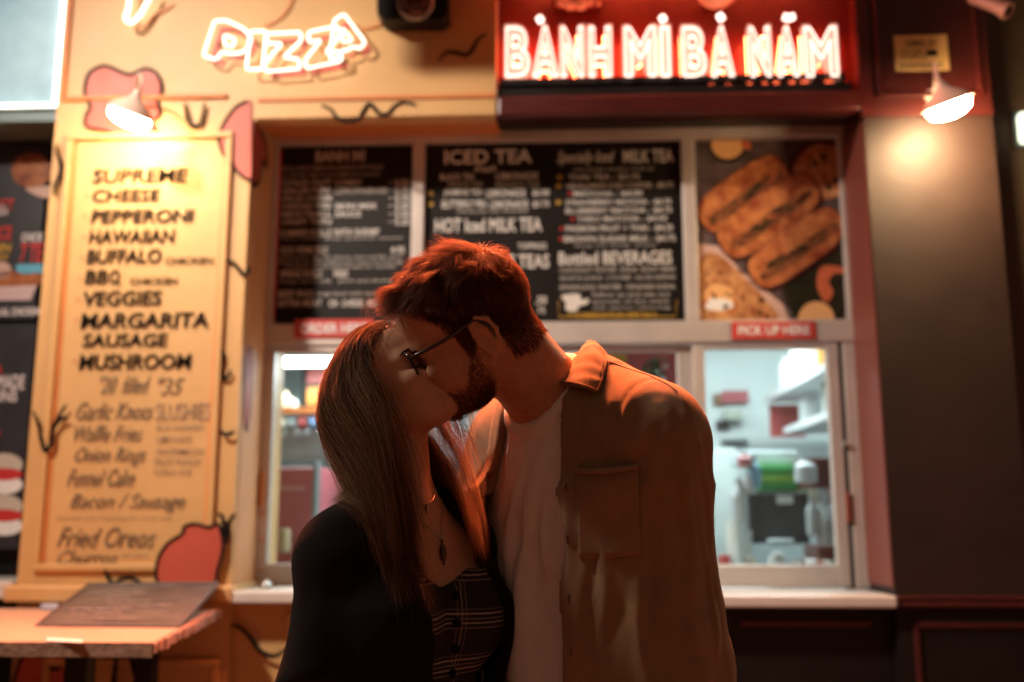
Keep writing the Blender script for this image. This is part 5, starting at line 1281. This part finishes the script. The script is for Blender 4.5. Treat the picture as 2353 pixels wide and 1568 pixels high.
def hair_mat(name, dark, light, frac, rough=.38, trans=.35):
    m = bpy.data.materials.new(name); m.use_nodes = True; nt = m.node_tree; b = nt.nodes['Principled BSDF']; out = nt.nodes['Material Output']
    i = nt.nodes.new('ShaderNodeHairInfo'); r = nt.nodes.new('ShaderNodeValToRGB'); nt.links.new(i.outputs['Random'], r.inputs[0])
    r.color_ramp.elements[0].color = (*dark, 1); r.color_ramp.elements[0].position = 1-frac-.15; r.color_ramp.elements[1].color = (*light, 1); r.color_ramp.elements[1].position = 1-frac*.5
    nt.links.new(r.outputs[0], b.inputs['Base Color']); b.inputs['Roughness'].default_value = rough; b.inputs['Specular IOR Level'].default_value = .35
    nt.links.new(r.outputs[0], b.inputs['Specular Tint'])
    t = nt.nodes.new('ShaderNodeBsdfHair'); t.component = 'Transmission'; t.inputs['RoughnessU'].default_value = .25; t.inputs['RoughnessV'].default_value = .6
    g = nt.nodes.new('ShaderNodeGamma'); g.inputs['Gamma'].default_value = .62; nt.links.new(r.outputs[0], g.inputs['Color']); nt.links.new(g.outputs[0], t.inputs['Color'])
    x = nt.nodes.new('ShaderNodeMixShader'); x.inputs[0].default_value = trans; nt.links.new(b.outputs[0], x.inputs[1]); nt.links.new(t.outputs[0], x.inputs[2]); nt.links.new(x.outputs[0], out.inputs[0]); return m
M['hair_m'] = hair_mat('auburn_brown_hair', (.05, .017, .010), (.24, .075, .036), .5)
M['hair_w'] = hair_mat('brown_hair_with_blonde_streaks', (.075, .027, .013), (.40, .21, .11), .24, .35)
M['lash'] = hair_mat('dark_lashes', (.012, .008, .007), (.02, .01, .01), .5)
def strands(name, paths, rad, m, parent, tip=.25):
    """paths: (N, K, 3) world points"""
    N, K, _ = paths.shape; off = np.array(rootloc(parent), F32)
    c = bpy.data.hair_curves.new(name); c.add_curves([K]*N)
    c.attributes['position'].data.foreach_set('vector', (paths-off).astype(F32).reshape(-1))
    r = (rad*(1-(1-tip)*np.linspace(0, 1, K)**1.5))[None].repeat(N, 0)
    ra = c.attributes.get('radius') or c.attributes.new('radius', 'FLOAT', 'POINT'); ra.data.foreach_set('value', r.astype(F32).reshape(-1))
    c.materials.append(m); o = bpy.data.objects.new(name, c); COL.objects.link(o); o.parent = parent; return o

# ================================================================== the man
man = None
def person_mesh(fn, pos, headc, label, m, lo, hi, fine=.0024):
    xs = axis(lo[0], hi[0], fine, .009, headc[0]-.15, headc[0]+.15); ys = axis(lo[1], hi[1], fine*1.15, .009, headc[1]-.115, headc[1]+.115); zs = axis(lo[2], hi[2], fine, .009, headc[2]-.14, headc[2]+.16)
    v, f = surface(fn, xs, ys, zs); ROOTS['person_tmp'] = Vector(pos)
    me_off = np.array(pos); v = relax(v, f, 1, .4)
    o = mesh_obj('person', v-me_off, f, m); o.location = pos; ROOTS[o.name] = Vector(pos)
    tag(o, label, 'person'); return o
man = person_mesh(body_m, (CMo[0], CMo[1], 0), HMp, 'man in glasses and open brown overshirt bending down to kiss the woman', M['skin'], (-.40, 1.15, 0), (.36, 1.85, 1.80))
wom = person_mesh(body_w, (CWo[0], CWo[1], 0), HWp, 'woman with long streaked hair and black cardigan tilting her head back into the kiss', M['skin_w'], (-.50, 1.08, 0), (.12, 1.72, 1.68))
def cloth(name, fn, lo, hi, st, m, parent, lab=None, rl=1):
    v, f = surface(fn, axis(lo[0], hi[0], st, 0), axis(lo[1], hi[1], st, 0), axis(lo[2], hi[2], st, 0)); v = relax(v, f, rl, .5)
    o = mesh_obj(name, v, f, m, parent)
    if lab: o['label'] = lab
    return o
for key, fn, lst in (('shirt', shirt_solid, (
        ([(1392,905),(1352,985),(1338,1075)], .0065, .008), ([(1408,850),(1402,930),(1398,1010),(1404,1062)], .0060, .0075), ([(1440,880),(1436,960),(1428,1060)], .0045, .007),
        ([(1522,940),(1482,985),(1462,1035),(1458,1068)], .0085, .009), ([(1500,930),(1462,975),(1444,1040)], .0045, .006), ([(1548,960),(1508,1030),(1492,1120),(1488,1230)], .0060, .008),
        ([(1330,1290),(1326,1400),(1318,1560)], .0055, .009), ([(1440,1330),(1428,1430),(1412,1560)], .0040, .012), ([(1390,1300),(1380,1450),(1372,1560)], .0050, .009), ([(1474,1240),(1466,1400),(1470,1560)], .0070, .009),
        ([(1578,960),(1612,1050),(1632,1170),(1640,1290)], .0060, .007), ([(1556,990),(1580,1120),(1596,1260),(1600,1400)], .0055, .008), ([(1600,1180),(1630,1300),(1646,1430),(1650,1560)], .0060, .007),
        ([(1530,1100),(1540,1250),(1536,1400),(1546,1560)], .0060, .010), ([(1570,1420),(1600,1470),(1640,1500)], .0060, .008), ([(1540,1480),(1590,1530),(1640,1560)], .0060, .008), ([(1560,1330),(1600,1370),(1645,1390)], .0045, .007), ([(1356,1120),(1376,1160),(1392,1215)], .0040, .006))),
    ('tee', tee_m, (
        ([(1262,985),(1238,1060),(1214,1160),(1198,1300),(1190,1450),(1184,1565)], .0095, .010), ([(1272,1030),(1256,1120),(1246,1260),(1250,1420)], .0070, .009), ([(1216,1010),(1196,1100),(1172,1190),(1160,1320)], .0075, .009),
        ([(1180,975),(1168,1060),(1150,1140)], .0055, .008), ([(1150,1000),(1140,1090),(1130,1180)], .0050, .007), ([(1232,975),(1222,1040),(1206,1085)], .0050, .006), ([(1150,1220),(1140,1350),(1136,1500)], .0060, .009), ([(1224,1230),(1216,1400),(1216,1560)], .0055, .009)))):
    tr3 = [([A3(trace(fn, x, y, 0)) for x, y in pts], h, r) for pts, h, r in lst]
    RIDGE[key] = tr3
cloth('t_shirt', tee_m, (-.26, 1.25, .90), (.32, 1.80, 1.62), .0045, M['tee'], man, 'off white crew neck t-shirt')
cloth('overshirt', shirt_m, (-.36, 1.20, .78), (.36, 1.85, 1.62), .0036, M['overshirt'], man, 'brown button overshirt worn open with a chest pocket')
def tr_m(p): return trousers(p, HIPm, KNm, ANm, ell(tb_m(p), (-.01, 0, .96), (.122, .168, .14)))
cloth('trousers', tr_m, (-.25, 1.25, .05), (.30, 1.80, 1.08), .010, M['denim'], man)
for c in ANm: cloth('shoe', lambda p, c=c: shoe(p, c, fm), (c[0]-.2, c[1]-.25, 0), (c[0]+.1, c[1]+.1, .16), .008, M['shoe'], man)
cloth('checked_top', top_w, (-.42, 1.18, .90), (-.02, 1.60, 1.28), .003, M['check'], wom, 'dark checked top with thin pale lines and covered buttons')
cloth('cardigan', cardi_w, (-.52, 1.12, .76), (.10, 1.72, 1.40), .0045, M['blackcloth'], wom, 'loose black cardigan with wide sleeves')
def tr_w(p): return trousers(p, HIPw, KNw, ANw, ell(tb_w(p), (-.01, 0, .90), (.115, .165, .14)), .92)
cloth('trousers', tr_w, (-.45, 1.20, .05), (.05, 1.65, 1.0), .010, M['denim'], wom)
for c in ANw: cloth('shoe', lambda p, c=c: shoe(p, c, fw_), (c[0]-.1, c[1]-.22, 0), (c[0]+.2, c[1]+.1, .16), .008, M['shoe'], wom)
# ================================================================== hair
def project_out(fn, dirs, c0, lo=.02, hi=.16, it=22):
    """points where rays from c0 leave the surface (head-local)"""
    a = np.full(len(dirs), lo, F32); b = np.full(len(dirs), hi, F32)
    for _ in range(it):
        mid = (a+b)/2; s = fn(c0+dirs*mid[:, None]); a = np.where(s < 0, mid, a); b = np.where(s < 0, b, mid)
    return c0+dirs*((a+b)/2)[:, None]
def rand_dirs(n, rs, zmin=-1.0):
    d = rs.normal(size=(n*3, 3)); d /= np.linalg.norm(d, axis=1, keepdims=True); d = d[d[:, 2] > zmin][:n]; return d.astype(F32)
# --- the man's short cut: short sides, longer wavy top pushed forward
rs = np.random.RandomState(5)
hm = lambda q: head_local(q, True)
NTl, NBl = to_m(NTm[None])[0], to_m((NBm - A3((0, 0, .03)))[None])[0]
hmn = lambda q: smin(head_local(q, True), cap(q, NTl, NBl, .056, .066), .022)
def hairline_m(q):
    x, z = q[:, 0], q[:, 2]
    zl = np.interp(x, [-.10, -.06, -.030, -.024, .006, .012, .024, .030, .045, .060, .076, .10], [-.020, -.040, -.036, .042, .042, .000, -.005, .030, .060, .088, .103, .115])
    return z-zl
dirs = rand_dirs(70000, rs); roots = project_out(hmn, dirs, A3((0, 0, .045))); hl = hairline_m(roots)
keep = hl > rs.normal(size=len(roots))*.0025; roots = roots[keep]; hl = hl[keep]
top = np.clip((roots[:, 2]-.070)/.040, 0, 1)*np.clip((roots[:, 0]+.085)/.03, 0, 1)
sel = rs.rand(len(roots)) < np.where(top > .05, .95, .75); roots, top, hl = roots[sel], top[sel], hl[sel]
N = len(roots); K = 9
ln = .0075+.006*np.clip(hl/.05, 0, 1) + top*(.030-.004*np.clip((roots[:, 0]+.02)/.08, 0, 1)); ln = ln*(.75+.5*rs.rand(N))
wh = A3((-.050, .012, .118)); nrm = grad(hmn, roots)
flow = roots-wh; flow[:, 0] += .030*top; flow = flow-(flow*nrm).sum(1, keepdims=True)*nrm; flow /= np.linalg.norm(flow, axis=1, keepdims=True)+1e-6
# sides and back simply grow down and back
dn = A3((-.35, 0, -1.0)) - (nrm @ A3((-.35, 0, -1.0)))[:, None]*nrm; dn /= np.linalg.norm(dn, axis=1, keepdims=True)
flow = flow*(.25+.75*top)[:, None]+dn*(1-top)[:, None]*.75
cl = np.stack([noise(roots, (55, 55, 55), o) for o in (1., 17., 33.)], 1)
c2_ = np.stack([noise(roots, (130, 130, 130), o) for o in (2., 11., 27.)], 1)
P_ = [roots-nrm*.001]; p = roots.copy(); ph = cl[:, 0]*7
frt = np.clip((roots[:, 0]-.035)/.035, 0, 1)*top
for k in range(1, K):
    t = k/(K-1); lift = (.85-1.05*t)*top + (.42-.2*t)*(1-top) + frt*(1.15*np.sin(t*2.6))
    d = flow + nrm*lift[:, None] + cl*(.55*top+.12)[:, None] + c2_*.28 + rs.normal(size=(N, 3))*.10
    d[:, 2] += .25*np.sin(ph+t*5)*top; d[:, 1] += .30*np.cos(ph*1.7+t*5)*top
    d /= np.linalg.norm(d, axis=1, keepdims=True); p = p+d*(ln/(K-1))[:, None]
    s = hmn(p); g = grad(hmn, p); p = p+g*np.maximum(.0016+.004*t*top-s, 0)[:, None]; P_.append(p)
path = np.stack(P_, 1); world = (path*HMs) @ HM.T + HMp
strands('hair', world, .00020, M['hair_m'], man)['label'] = 'short auburn brown hair with a longer wavy top'
# flyaways at the fringe and crown
i = rs.choice(np.nonzero(top > .5)[0], 90); q = path[i].copy(); e = rs.normal(size=(90, 1, 3))*.016 + nrm[i][:, None]*.012; q = q + e*(np.linspace(0, 1, K)**2)[None, :, None]
strands('loose_hair', (q*HMs) @ HM.T + HMp, .00012, M['hair_m'], man)
# a long stray lock hanging off the fringe
i = rs.choice(np.nonzero(frt > .85)[0], 16); st = path[i][:, -1]; tt = np.linspace(0, 1, 10)[None, :, None]
q = st[:, None]+tt*(A3((.030, 0, -.012))+rs.normal(size=(16, 1, 3))*.009)+A3((.0, 0, .016))*np.sin(tt*3.1)
strands('loose_hair', (q*HMs) @ HM.T + HMp, .00012, M['hair_m'], man)
# beard, stubble and brows
dirs = rand_dirs(90000, rs, -1); dirs = dirs[(dirs[:, 0] > -.4)]; q = project_out(hm, dirs, A3((.03, 0, -.03)))
x, y, z = q[:, 0], np.abs(q[:, 1]), q[:, 2]
upper = np.interp(x, [0, .02, .045, .065, .085, .10, .12], [.02, .005, -.032, -.036, -.022, -.0215, -.0215])
b_ = (z < upper) & (x > .006) & (z > -.074) & ~((x > .088) & (y < .022) & (z > -.051) & (z < -.030)) & (x+1.1*z > -.095) & ~((x > .093) & (z > -.0235)) & (y < .072)
q = q[b_ & (rs.rand(len(q)) < np.clip((upper-z)/.020, .04, .5)) & (rs.rand(len(q)) < np.clip((x-.004)/.012, 0, 1))]; nb_ = grad(hm, q); N = len(q)
d = nb_*.6+A3((.15, 0, -.8))+rs.normal(size=(N, 3))*.35; d -= np.minimum((d*nb_).sum(1), 0)[:, None]*nb_; d /= np.linalg.norm(d, axis=1, keepdims=True); L_ = (.003+.004*rs.rand(N)*np.clip((-.02-q[:, 2])/.05, .3, 1))[:, None]
pa = np.stack([q, q+d*L_*.5, q+d*L_+A3((0, 0, -.001))], 1)
strands('beard', (pa*HMs) @ HM.T + HMp, .00016, M['hair_m'], man)['label'] = 'short dark brown beard'
def brow(to, parent, hmm, sc, n, thick, Hr, Hp, mt, arch):
    out = []
    for s in (1, -1):
        u = rs.rand(n); yy = s*(.012+.038*u); zz = .036+arch*np.sin(u*2.2)+thick*(rs.rand(n)-.5)*(1-.6*u); d0 = np.stack([.09+0*u, yy, zz], 1); q = d0
        dd = np.stack([np.ones(n), s*(.1+.5*u), 0*u], 1); dd /= np.linalg.norm(dd, axis=1, keepdims=True)
        a = np.full(n, -.06); b = np.full(n, .04)
        for _ in range(20):
            md = (a+b)/2; v = hmm((q+dd*md[:, None]).astype(F32)); a = np.where(v < 0, md, a); b = np.where(v < 0, b, md)
        q = q+dd*a[:, None]; g = grad(hmm, q.astype(F32)); t = np.stack([-.3+0*u, s*(1.0+0*u), .55-.9*u], 1); t -= (t*g).sum(1)[:, None]*g; t /= np.linalg.norm(t, axis=1, keepdims=True)
        L = (.006+.003*rs.rand(n))[:, None]; out.append(np.stack([q, q+t*L*.5+g*.0012, q+t*L+g*.0006], 1))
    pa = np.concatenate(out).astype(F32); return strands('eyebrows', (pa*sc) @ Hr.T + Hp, .00014, mt, parent)
brow(None, man, hm, HMs, 260, .008, HM, HMp, M['hair_m'], .003)
hw = lambda q: head_local(q, False)
brow(None, wom, hw, HWs, 220, .005, HW, HWp, M['lash'], .005)
def lashes(hmm, parent, Hr, Hp, sc, n, L0):
    out = []
    for s in (1, -1):
        u = np.linspace(0, 1, n); q = np.stack([.092-.010*(2*u-1)**2-.004*u, s*(.0205+.023*u), .0150-.0035*np.sin(u*np.pi)+.001*u], 1).astype(F32)
        sd = hmm(q); g = grad(hmm, q); q = q-g*sd[:, None]; t = g*.8+A3((.2, 0, -.75))+np.stack([0*u, s*(u-.4), 0*u], 1)*.6+rs.normal(size=(n, 3))*.08; t /= np.linalg.norm(t, axis=1, keepdims=True)
        L = (L0*(.7+.5*u))[:, None]; out.append(np.stack([q, q+t*L*.5, q+t*L+A3((0, 0, .0018))], 1))
    pa = np.concatenate(out).astype(F32); return strands('eyelashes', (pa*sc) @ Hr.T + Hp, .00018, M['lash'], parent, .2)
lashes(hm, man, HM, HMp, HMs, 60, .006); lashes(hw, wom, HW, HWp, HWs, 130, .0085)

# --- her long hair
rs = np.random.RandomState(8)
def hairline_w(q):
    x, z = q[:, 0], q[:, 2]
    zl = np.interp(x, [-.10, -.05, -.02, .010, .022, .034, .052, .070, .085], [-.045, -.045, -.030, .000, .000, .020, .056, .080, .094]); return z-zl
dirs = rand_dirs(70000, rs, -.7); roots = project_out(hw, dirs, A3((0, 0, .045))); keep = hairline_w(roots) > rs.normal(size=len(roots))*.002
roots = roots[keep][:14000]; N = len(roots); nrm = grad(hw, roots); side = np.where(roots[:, 1] > 0, 1., -1.)
rw = (roots*HWs) @ HW.T + HWp; nw = nrm @ HW.T
FN0 = lambda p: np.minimum(np.minimum(head_w(p), neck_w(p)), cardi_solid(p)-.001)
g0, g1, gs = A3((-.46, 1.12, .98)), A3((.02, 1.66, 1.66)), .007          # the same field sampled once on a grid
gn = np.ceil((g1-g0)/gs).astype(int)+1
GX = np.stack(np.meshgrid(*[g0[i]+gs*np.arange(gn[i], dtype=F32) for i in range(3)], indexing='ij'), -1)
GV = FN0(GX.reshape(-1, 3)).reshape(gn); del GX
def FNW(p):
    q = np.clip((p-g0)/gs, 0, gn-1.001); i = q.astype(np.int32); t = (q-i).astype(F32); x, y, z = i[..., 0], i[..., 1], i[..., 2]; tx, ty, tz = t[..., 0], t[..., 1], t[..., 2]
    f = lambda a, b, c: GV[x+a, y+b, z+c]
    return ((f(0,0,0)*(1-tx)+f(1,0,0)*tx)*(1-ty)+(f(0,1,0)*(1-tx)+f(1,1,0)*tx)*ty)*(1-tz)+((f(0,0,1)*(1-tx)+f(1,0,1)*tx)*(1-ty)+(f(0,1,1)*(1-tx)+f(1,1,1)*tx)*ty)*tz
_h = head_w
K = 38
ln = .235+.13*rs.rand(N)-.05*np.abs(roots[:, 1])/.07; L2 = ln/(K-1)
near_ = side < 0                                  # her right side, towards the camera
front = rs.rand(N) < np.where(near_, .985, .95)
u = rs.rand(N); 
# where the strands come to lie on the shoulders and chest
depth_l = np.where(near_, -.048-.068*u, .030+.036*u)
tgt = fb_w(0, 0, 0)[None] + fw_[None]*np.where(front, .115, -.11)[:, None] + lw_[None]*depth_l[:, None] + zz_[None]*(1.10+.06*rs.rand(N))[:, None]
clump = np.stack([noise(rw, (60, 60, 60), o) for o in (3., 13., 23.)], 1); wav = noise(rw, (40, 40, 40), 5.)*6; fine = np.stack([noise(rw, (190, 190, 190), o) for o in (7., 29., 41.)], 1)
back = A3((-1, 0, .15)) @ HW.T; outw = np.stack([0*u, side, 0*u], 1).astype(F32) @ HW.T
p = rw.copy(); P_ = [p-nw*.001]; thick = .0010+.007*rs.rand(N)**1.5*np.clip(roots[:, 2]/.08+.4, .3, 1)
v_ = nw*.15+back*.9+outw*.35
for k in range(1, K):
    t = k/(K-1); s = FNW(p); g = grad(FNW, p, .003)
    hd = np.linalg.norm(p-from_w((0, 0, .055)), axis=1)-.072; onh = np.clip(1-(hd-.012)/.03, 0, 1)[:, None]*np.clip(1.1-t*2.2, 0, 1)
    des = (back*.50+outw*.40+A3((0, 0, -.70)))*onh + A3((0, 0, -1.0))*(1.15-onh)
    to = tgt-p; to[:, 2] = 0; lt = np.linalg.norm(to, axis=1, keepdims=True); des = des+to/np.maximum(lt, .02)*np.minimum(lt/.10, 1)*1.25*np.clip((t-.06)*3, 0, 1)
    des = des+clump*.13+fine*.10+rs.normal(size=(N, 3))*.05; des[:, 0] += .07*np.sin(wav+t*9); des[:, 1] += .05*np.cos(wav*1.3+t*8)
    v_ = v_*.55+des*.45; v_ /= np.linalg.norm(v_, axis=1, keepdims=True)
    vn = (v_*g).sum(1, keepdims=True); v_ = np.where((s < thick+.003)[:, None] & (vn < 0), v_-vn*g, v_); v_ /= np.linalg.norm(v_, axis=1, keepdims=True)
    p = p+v_*L2[:, None]; s = FNW(p); p = p+grad(FNW, p, .003)*np.maximum(thick-s, 0)[:, None]; P_.append(p)
path = np.stack(P_, 1).astype(F32)
tl = (path-CWo) @ BW; ok = ~(near_ & ((tl[:, -1, 1] < -.118) | ((tl[:, -8:, 0].min(1) < .02)))); path = path[ok]; rw = rw[ok]; N = len(path)
strands('hair', path, .00017, M['hair_w'], wom, .3)['label'] = 'long straight brown hair with blonde streaks'
i = rs.choice(N, 480); q = path[i].copy(); q += (rs.normal(size=(480, 1, 3))*A3((.016, .014, .006))+(rw[i]-HWp)[:, None]*.10)*(np.linspace(0, 1, K)**1.2)[None, :, None]
strands('loose_hair', q.astype(F32), .00010, M['hair_w'], wom)
# ================================================================== glasses, collar, buttons, jewellery
def hl(q): return Vector([float(x) for x in from_m(q)])
frame_m = mat('dark_acetate', (.015, .010, .009), .18, spec=.7)
gl = bpy.data.materials.new('spectacle_lens'); gl.use_nodes = True; n_ = gl.node_tree; n_.nodes.clear()
o_ = n_.nodes.new('ShaderNodeOutputMaterial'); mxs = n_.nodes.new('ShaderNodeMixShader'); t_ = n_.nodes.new('ShaderNodeBsdfTransparent'); g_ = n_.nodes.new('ShaderNodeBsdfGlossy'); g_.inputs['Roughness'].default_value = .03; mxs.inputs[0].default_value = .10
n_.links.new(t_.outputs[0], mxs.inputs[1]); n_.links.new(g_.outputs[0], mxs.inputs[2]); n_.links.new(mxs.outputs[0], o_.inputs[0])
for s in (1, -1):
    ring = []
    for k in range(28):
        a = 2*math.pi*k/28; cx_, cz_ = math.cos(a), math.sin(a); e = 2/2.9
        yy = s*.0335 + .0265*math.copysign(abs(cx_)**e, cx_); zz = .0225 + .0205*math.copysign(abs(cz_)**e, cz_)
        ring.append(hl((.1050-.9*(abs(yy)-.01)**2*3.2, yy, zz)))
    MB().tube(ring, .0024, 8, closed=True).build('glasses_rim', frame_m, man, smooth=True)
    MB().plate(ring, (0, 0.001, 0), .6).build('glasses_lens', gl, man)
    tp = [hl(q) for q in ((.0960, s*.0595, .032), (.092, s*.0690, .033), (.082, s*.0735, .033), (.045, s*.0775, .032), (.006, s*.0810, .036), (-.006, s*.0840, .036), (-.018, s*.0850, .022), (-.024, s*.0830, .004))]
    MB().tube(catmull(tp, 4), .0026, 8).build('glasses_temple', frame_m, man, smooth=True)
MB().tube(catmull([hl((.1040, .0085, .028)), hl((.1095, 0, .032)), hl((.1040, -.0085, .028))], 4), .0024, 8).build('glasses_bridge', frame_m, man, smooth=True)

def loft(rows, th, parent, name, m, puff=0.0):
    """rows: list of lists of points -> a leaf of cloth with thickness"""
    R_ = len(rows); C_n = len(rows[0]); g = np.array([[list(p) for p in r] for r in rows])
    du = np.gradient(g, axis=0); dv = np.gradient(g, axis=1); n = np.cross(du, dv); n /= np.linalg.norm(n, axis=2, keepdims=True)+1e-9
    cam_ = np.array(CAM); 
    if ((cam_-g)*n).sum() < 0: n = -n
    if puff:
        u = np.sin(np.linspace(0, math.pi, R_))[:, None, None]; g = g+n*puff*u
    a = g+n*th/2; b = g-n*th/2; v = np.concatenate([a.reshape(-1, 3), b.reshape(-1, 3)]); F_ = []; S = R_*C_n
    I = lambda i, j: i*C_n+j
    for i in range(R_-1):
        for j in range(C_n-1): F_.append((I(i,j), I(i+1,j), I(i+1,j+1), I(i,j+1))); F_.append((S+I(i,j), S+I(i,j+1), S+I(i+1,j+1), S+I(i+1,j)))
    edge = [(i, 0) for i in range(R_)]+[(R_-1, j) for j in range(1, C_n)]+[(i, C_n-1) for i in range(R_-2, -1, -1)]+[(0, j) for j in range(C_n-2, 0, -1)]
    for k in range(len(edge)):
        p0, p1 = edge[k], edge[(k+1) % len(edge)]; F_.append((I(*p0), I(*p1), S+I(*p1), S+I(*p0)))
    mb = MB(); mb.add([tuple(x) for x in v], F_); o = mb.build(name, m, parent, smooth=False, fix=True)
    me = o.data; me.polygons.foreach_set('use_smooth', [True]*len(me.polygons)); return o
T = lambda px, py, l=.002: trace(shirt_solid, px, py, l)
# left wing of the collar, turned down over the shirt
fold = [P(1338,800,1.56), P(1350,786,1.51), P(1340,799,1.470), P(1322,824,1.440), P(1302,854,1.418), P(1281,886,1.398)]
outer = [P(1386,812,1.57), P(1397,822,1.51)] + [T(px, py, .007) for px, py in ((1394,838),(1388,862),(1382,884),(1372,905))]
F_, O_ = catmull(fold, 5), catmull(outer, 5)
rows = []
for k in range(9):
    t = k/8; rows.append([a.lerp(b, t) + Vector((0, -.010, .007))*math.sin(math.pi*t)*(1-.35*(i/len(F_))) + Vector((0,0,.0015*math.sin(i*1.3+k))) for i, (a, b) in enumerate(zip(F_, O_))])
loft(rows, .0034, man, 'collar', M['overshirt'])
edge_m = mat('shirt_edge_stitch', (.22, .11, .05), .9)
st = [p.lerp(q, .10) + Vector((0, -.0028, .001)) for p, q in zip(rows[-1], rows[-3])]
MB().tube(st[4:], .0009, 6).build('collar_stitching', edge_m, man)
st = [r[-1].lerp(r[-3], .35) + Vector((0, -.0030, .001)) for r in rows]
MB().tube(st, .0009, 6).build('collar_stitching', edge_m, man)
# stand of the collar going round the neck
std_a = [P(1281,888,1.402), P(1303,858,1.425), P(1322,828,1.452), P(1338,803,1.485), P(1345,795,1.53)]
std_b = [p + Vector((.006, .004, -.030)) for p in std_a]
loft([catmull(std_a, 4), [a.lerp(b, .5) for a, b in zip(catmull(std_a, 4), catmull(std_b, 4))], catmull(std_b, 4)], .003, man, 'collar_stand', M['overshirt'])
# far wing and rumpled right front edge
fold = catmull([P(1182,900,1.56), P(1172,922,1.54), P(1160,948,1.52), P(1150,975,1.50)], 4); outer = catmull([P(1160,905,1.60), P(1142,935,1.585), P(1132,965,1.565), P(1130,1000,1.545)], 4)
loft([[a.lerp(b, t)+Vector((0, -.006*math.sin(math.pi*t)+.002*math.sin(i*2.1), .004*math.sin(math.pi*t))) for i, (a, b) in enumerate(zip(fold, outer))] for t in (0, .2, .4, .6, .8, 1)], .003, man, 'collar', M['overshirt'])
# yoke seam, pocket stitching, buttonholes
def stitch(pts, fn, r=.0007, m=edge_m, name='stitching', parent=man, lift=.0002, n=6):
    c = []
    for a, b in zip(pts[:-1], pts[1:]):
        for k in range(n): t = k/n; c.append((a[0]+(b[0]-a[0])*t, a[1]+(b[1]-a[1])*t))
    c.append(pts[-1]); return MB().tube([trace(fn, x, y, lift) for x, y in c], r, 5).build(name, m, parent)
stitch([(1400,832),(1440,846),(1490,862),(1535,884),(1556,900)], shirt_solid, name='yoke_seam')
hole = mat('buttonhole_thread', (.12, .06, .03), .8)
for x, y in ((1303,1240),(1306,1375),(1312,1500),(1300,1120)):
    stitch([(x,y-9),(x,y+9)], shirt_solid, .0012, hole, 'buttonhole', lift=.0006)
# pocket bag: its own piece of cloth on the chest
pk = [(1324,1078),(1360,1080),(1400,1078),(1440,1073),(1466,1069)]
def pocket_row(t): return [trace(shirt_solid, x+ (6*t), y+t*205, .0016+(.004*math.sin(math.pi*i/4)*(1-t)**2)) for i, (x, y) in enumerate(pk)]
loft([catmull(pocket_row(t), 4) for t in (0, .05, .1, .2, .35, .5, .65, .8, .92, 1)], .0022, man, 'chest_pocket', M['overshirt'])
loft([catmull([trace(shirt_solid, x+dx, y+t, .0060+(.006*math.sin(math.pi*i/4))) for i, (x, y) in enumerate(pk)], 4) for t, dx in ((-2, 0), (4, 0), (9, 0))], .0028, man, 'pocket_hem', M['overshirt'])
# rolled buttons on the far placket
btn = mat('brown_button', (.10, .05, .03), .35)
for x, y in ((1126,1090),(1118,1150)):
    c = trace(shirt_m, x, y, .001); MB().lathe([(.0055, 0), (.0055, .002), (.004, .0028)], c, (-.5, -.8, .1), 14).build('button', btn, man)
# covered buttons down her top
for x, y in ((1046,1368),(1050,1432),(1046,1492),(1040,1548)):
    c = trace(top_w, x, y, .0005); g = grad(top_w, A3(c)[None])[0]; MB().lathe([(.0062, -.001), (.0062, .0012), (.0045, .003), (.001, .0034)], c, g, 14).build('button', M['blackcloth'], wom, smooth=True)
# necklaces
silver = mat('worn_silver', (.55, .45, .38), .3, metal=1)
def skin_w(p): return np.minimum(np.minimum(torso_w(p), neck_w(p)), 1e3)
def bw(p): return smin(torso_w(p), neck_w(p), .028)
def chain(pts, name, r=.0008):
    c = catmull([(x, y, 0) for x, y in pts], 8); w = [trace(bw, p.x, p.y, .0012) for p in c]
    mb = MB(); 
    for a, b in zip(w[:-1], w[1:]):
        n = max(1, int((b-a).length/.0022))
        for k in range(n):
            q = a.lerp(b, k/n); mb.lathe([(.0001, -.0009), (.0009, -.0004), (.0009, .0004), (.0001, .0009)], q, (b-a), 5, cap=False)
    o = mb.build(name, silver, wom); return w
chain([(918,1118),(940,1150),(965,1160),(985,1158),(998,1142),(1003,1126)], 'necklace')
c = trace(bw, 982, 1168, .003); MB().lathe([(.0002, .006), (.0022, .003), (.0026, -.002), (.0015, -.006), (.0002, -.0075)], c, (0, 0, 1), 8).build('necklace_charm', silver, wom)
chain([(912,1130),(935,1162),(965,1195),(1000,1228),(1014,1238)], 'long_necklace'); chain([(1014,1128),(1016,1160),(1015,1200),(1014,1238)], 'long_necklace')
c = trace(bw, 1015, 1238, .003); c2 = trace(bw, 1021, 1300, .003); ax = (c2-c); L_ = ax.length
MB().lathe([(.0004, 0), (.0022, .10*L_), (.0012, .18*L_), (.0040, .34*L_), (.0046, .55*L_), (.0036, .76*L_), (.0012, .86*L_), (.0020, .92*L_), (.0004, L_)], c, ax, 8).build('necklace_pendant', mat('dark_filigree', (.16, .10, .08), .35, metal=.9, var=.5, vscale=400), wom)
e = from_w((-.001, -.081, -.030)); MB().lathe([(.0003, -.0025), (.0025, 0), (.0003, .0025)], tuple(float(v) for v in e), (0, 1, 0), 8).build('ear_stud', silver, wom)
bpy.data.objects.remove(_fo, do_unlink=True)
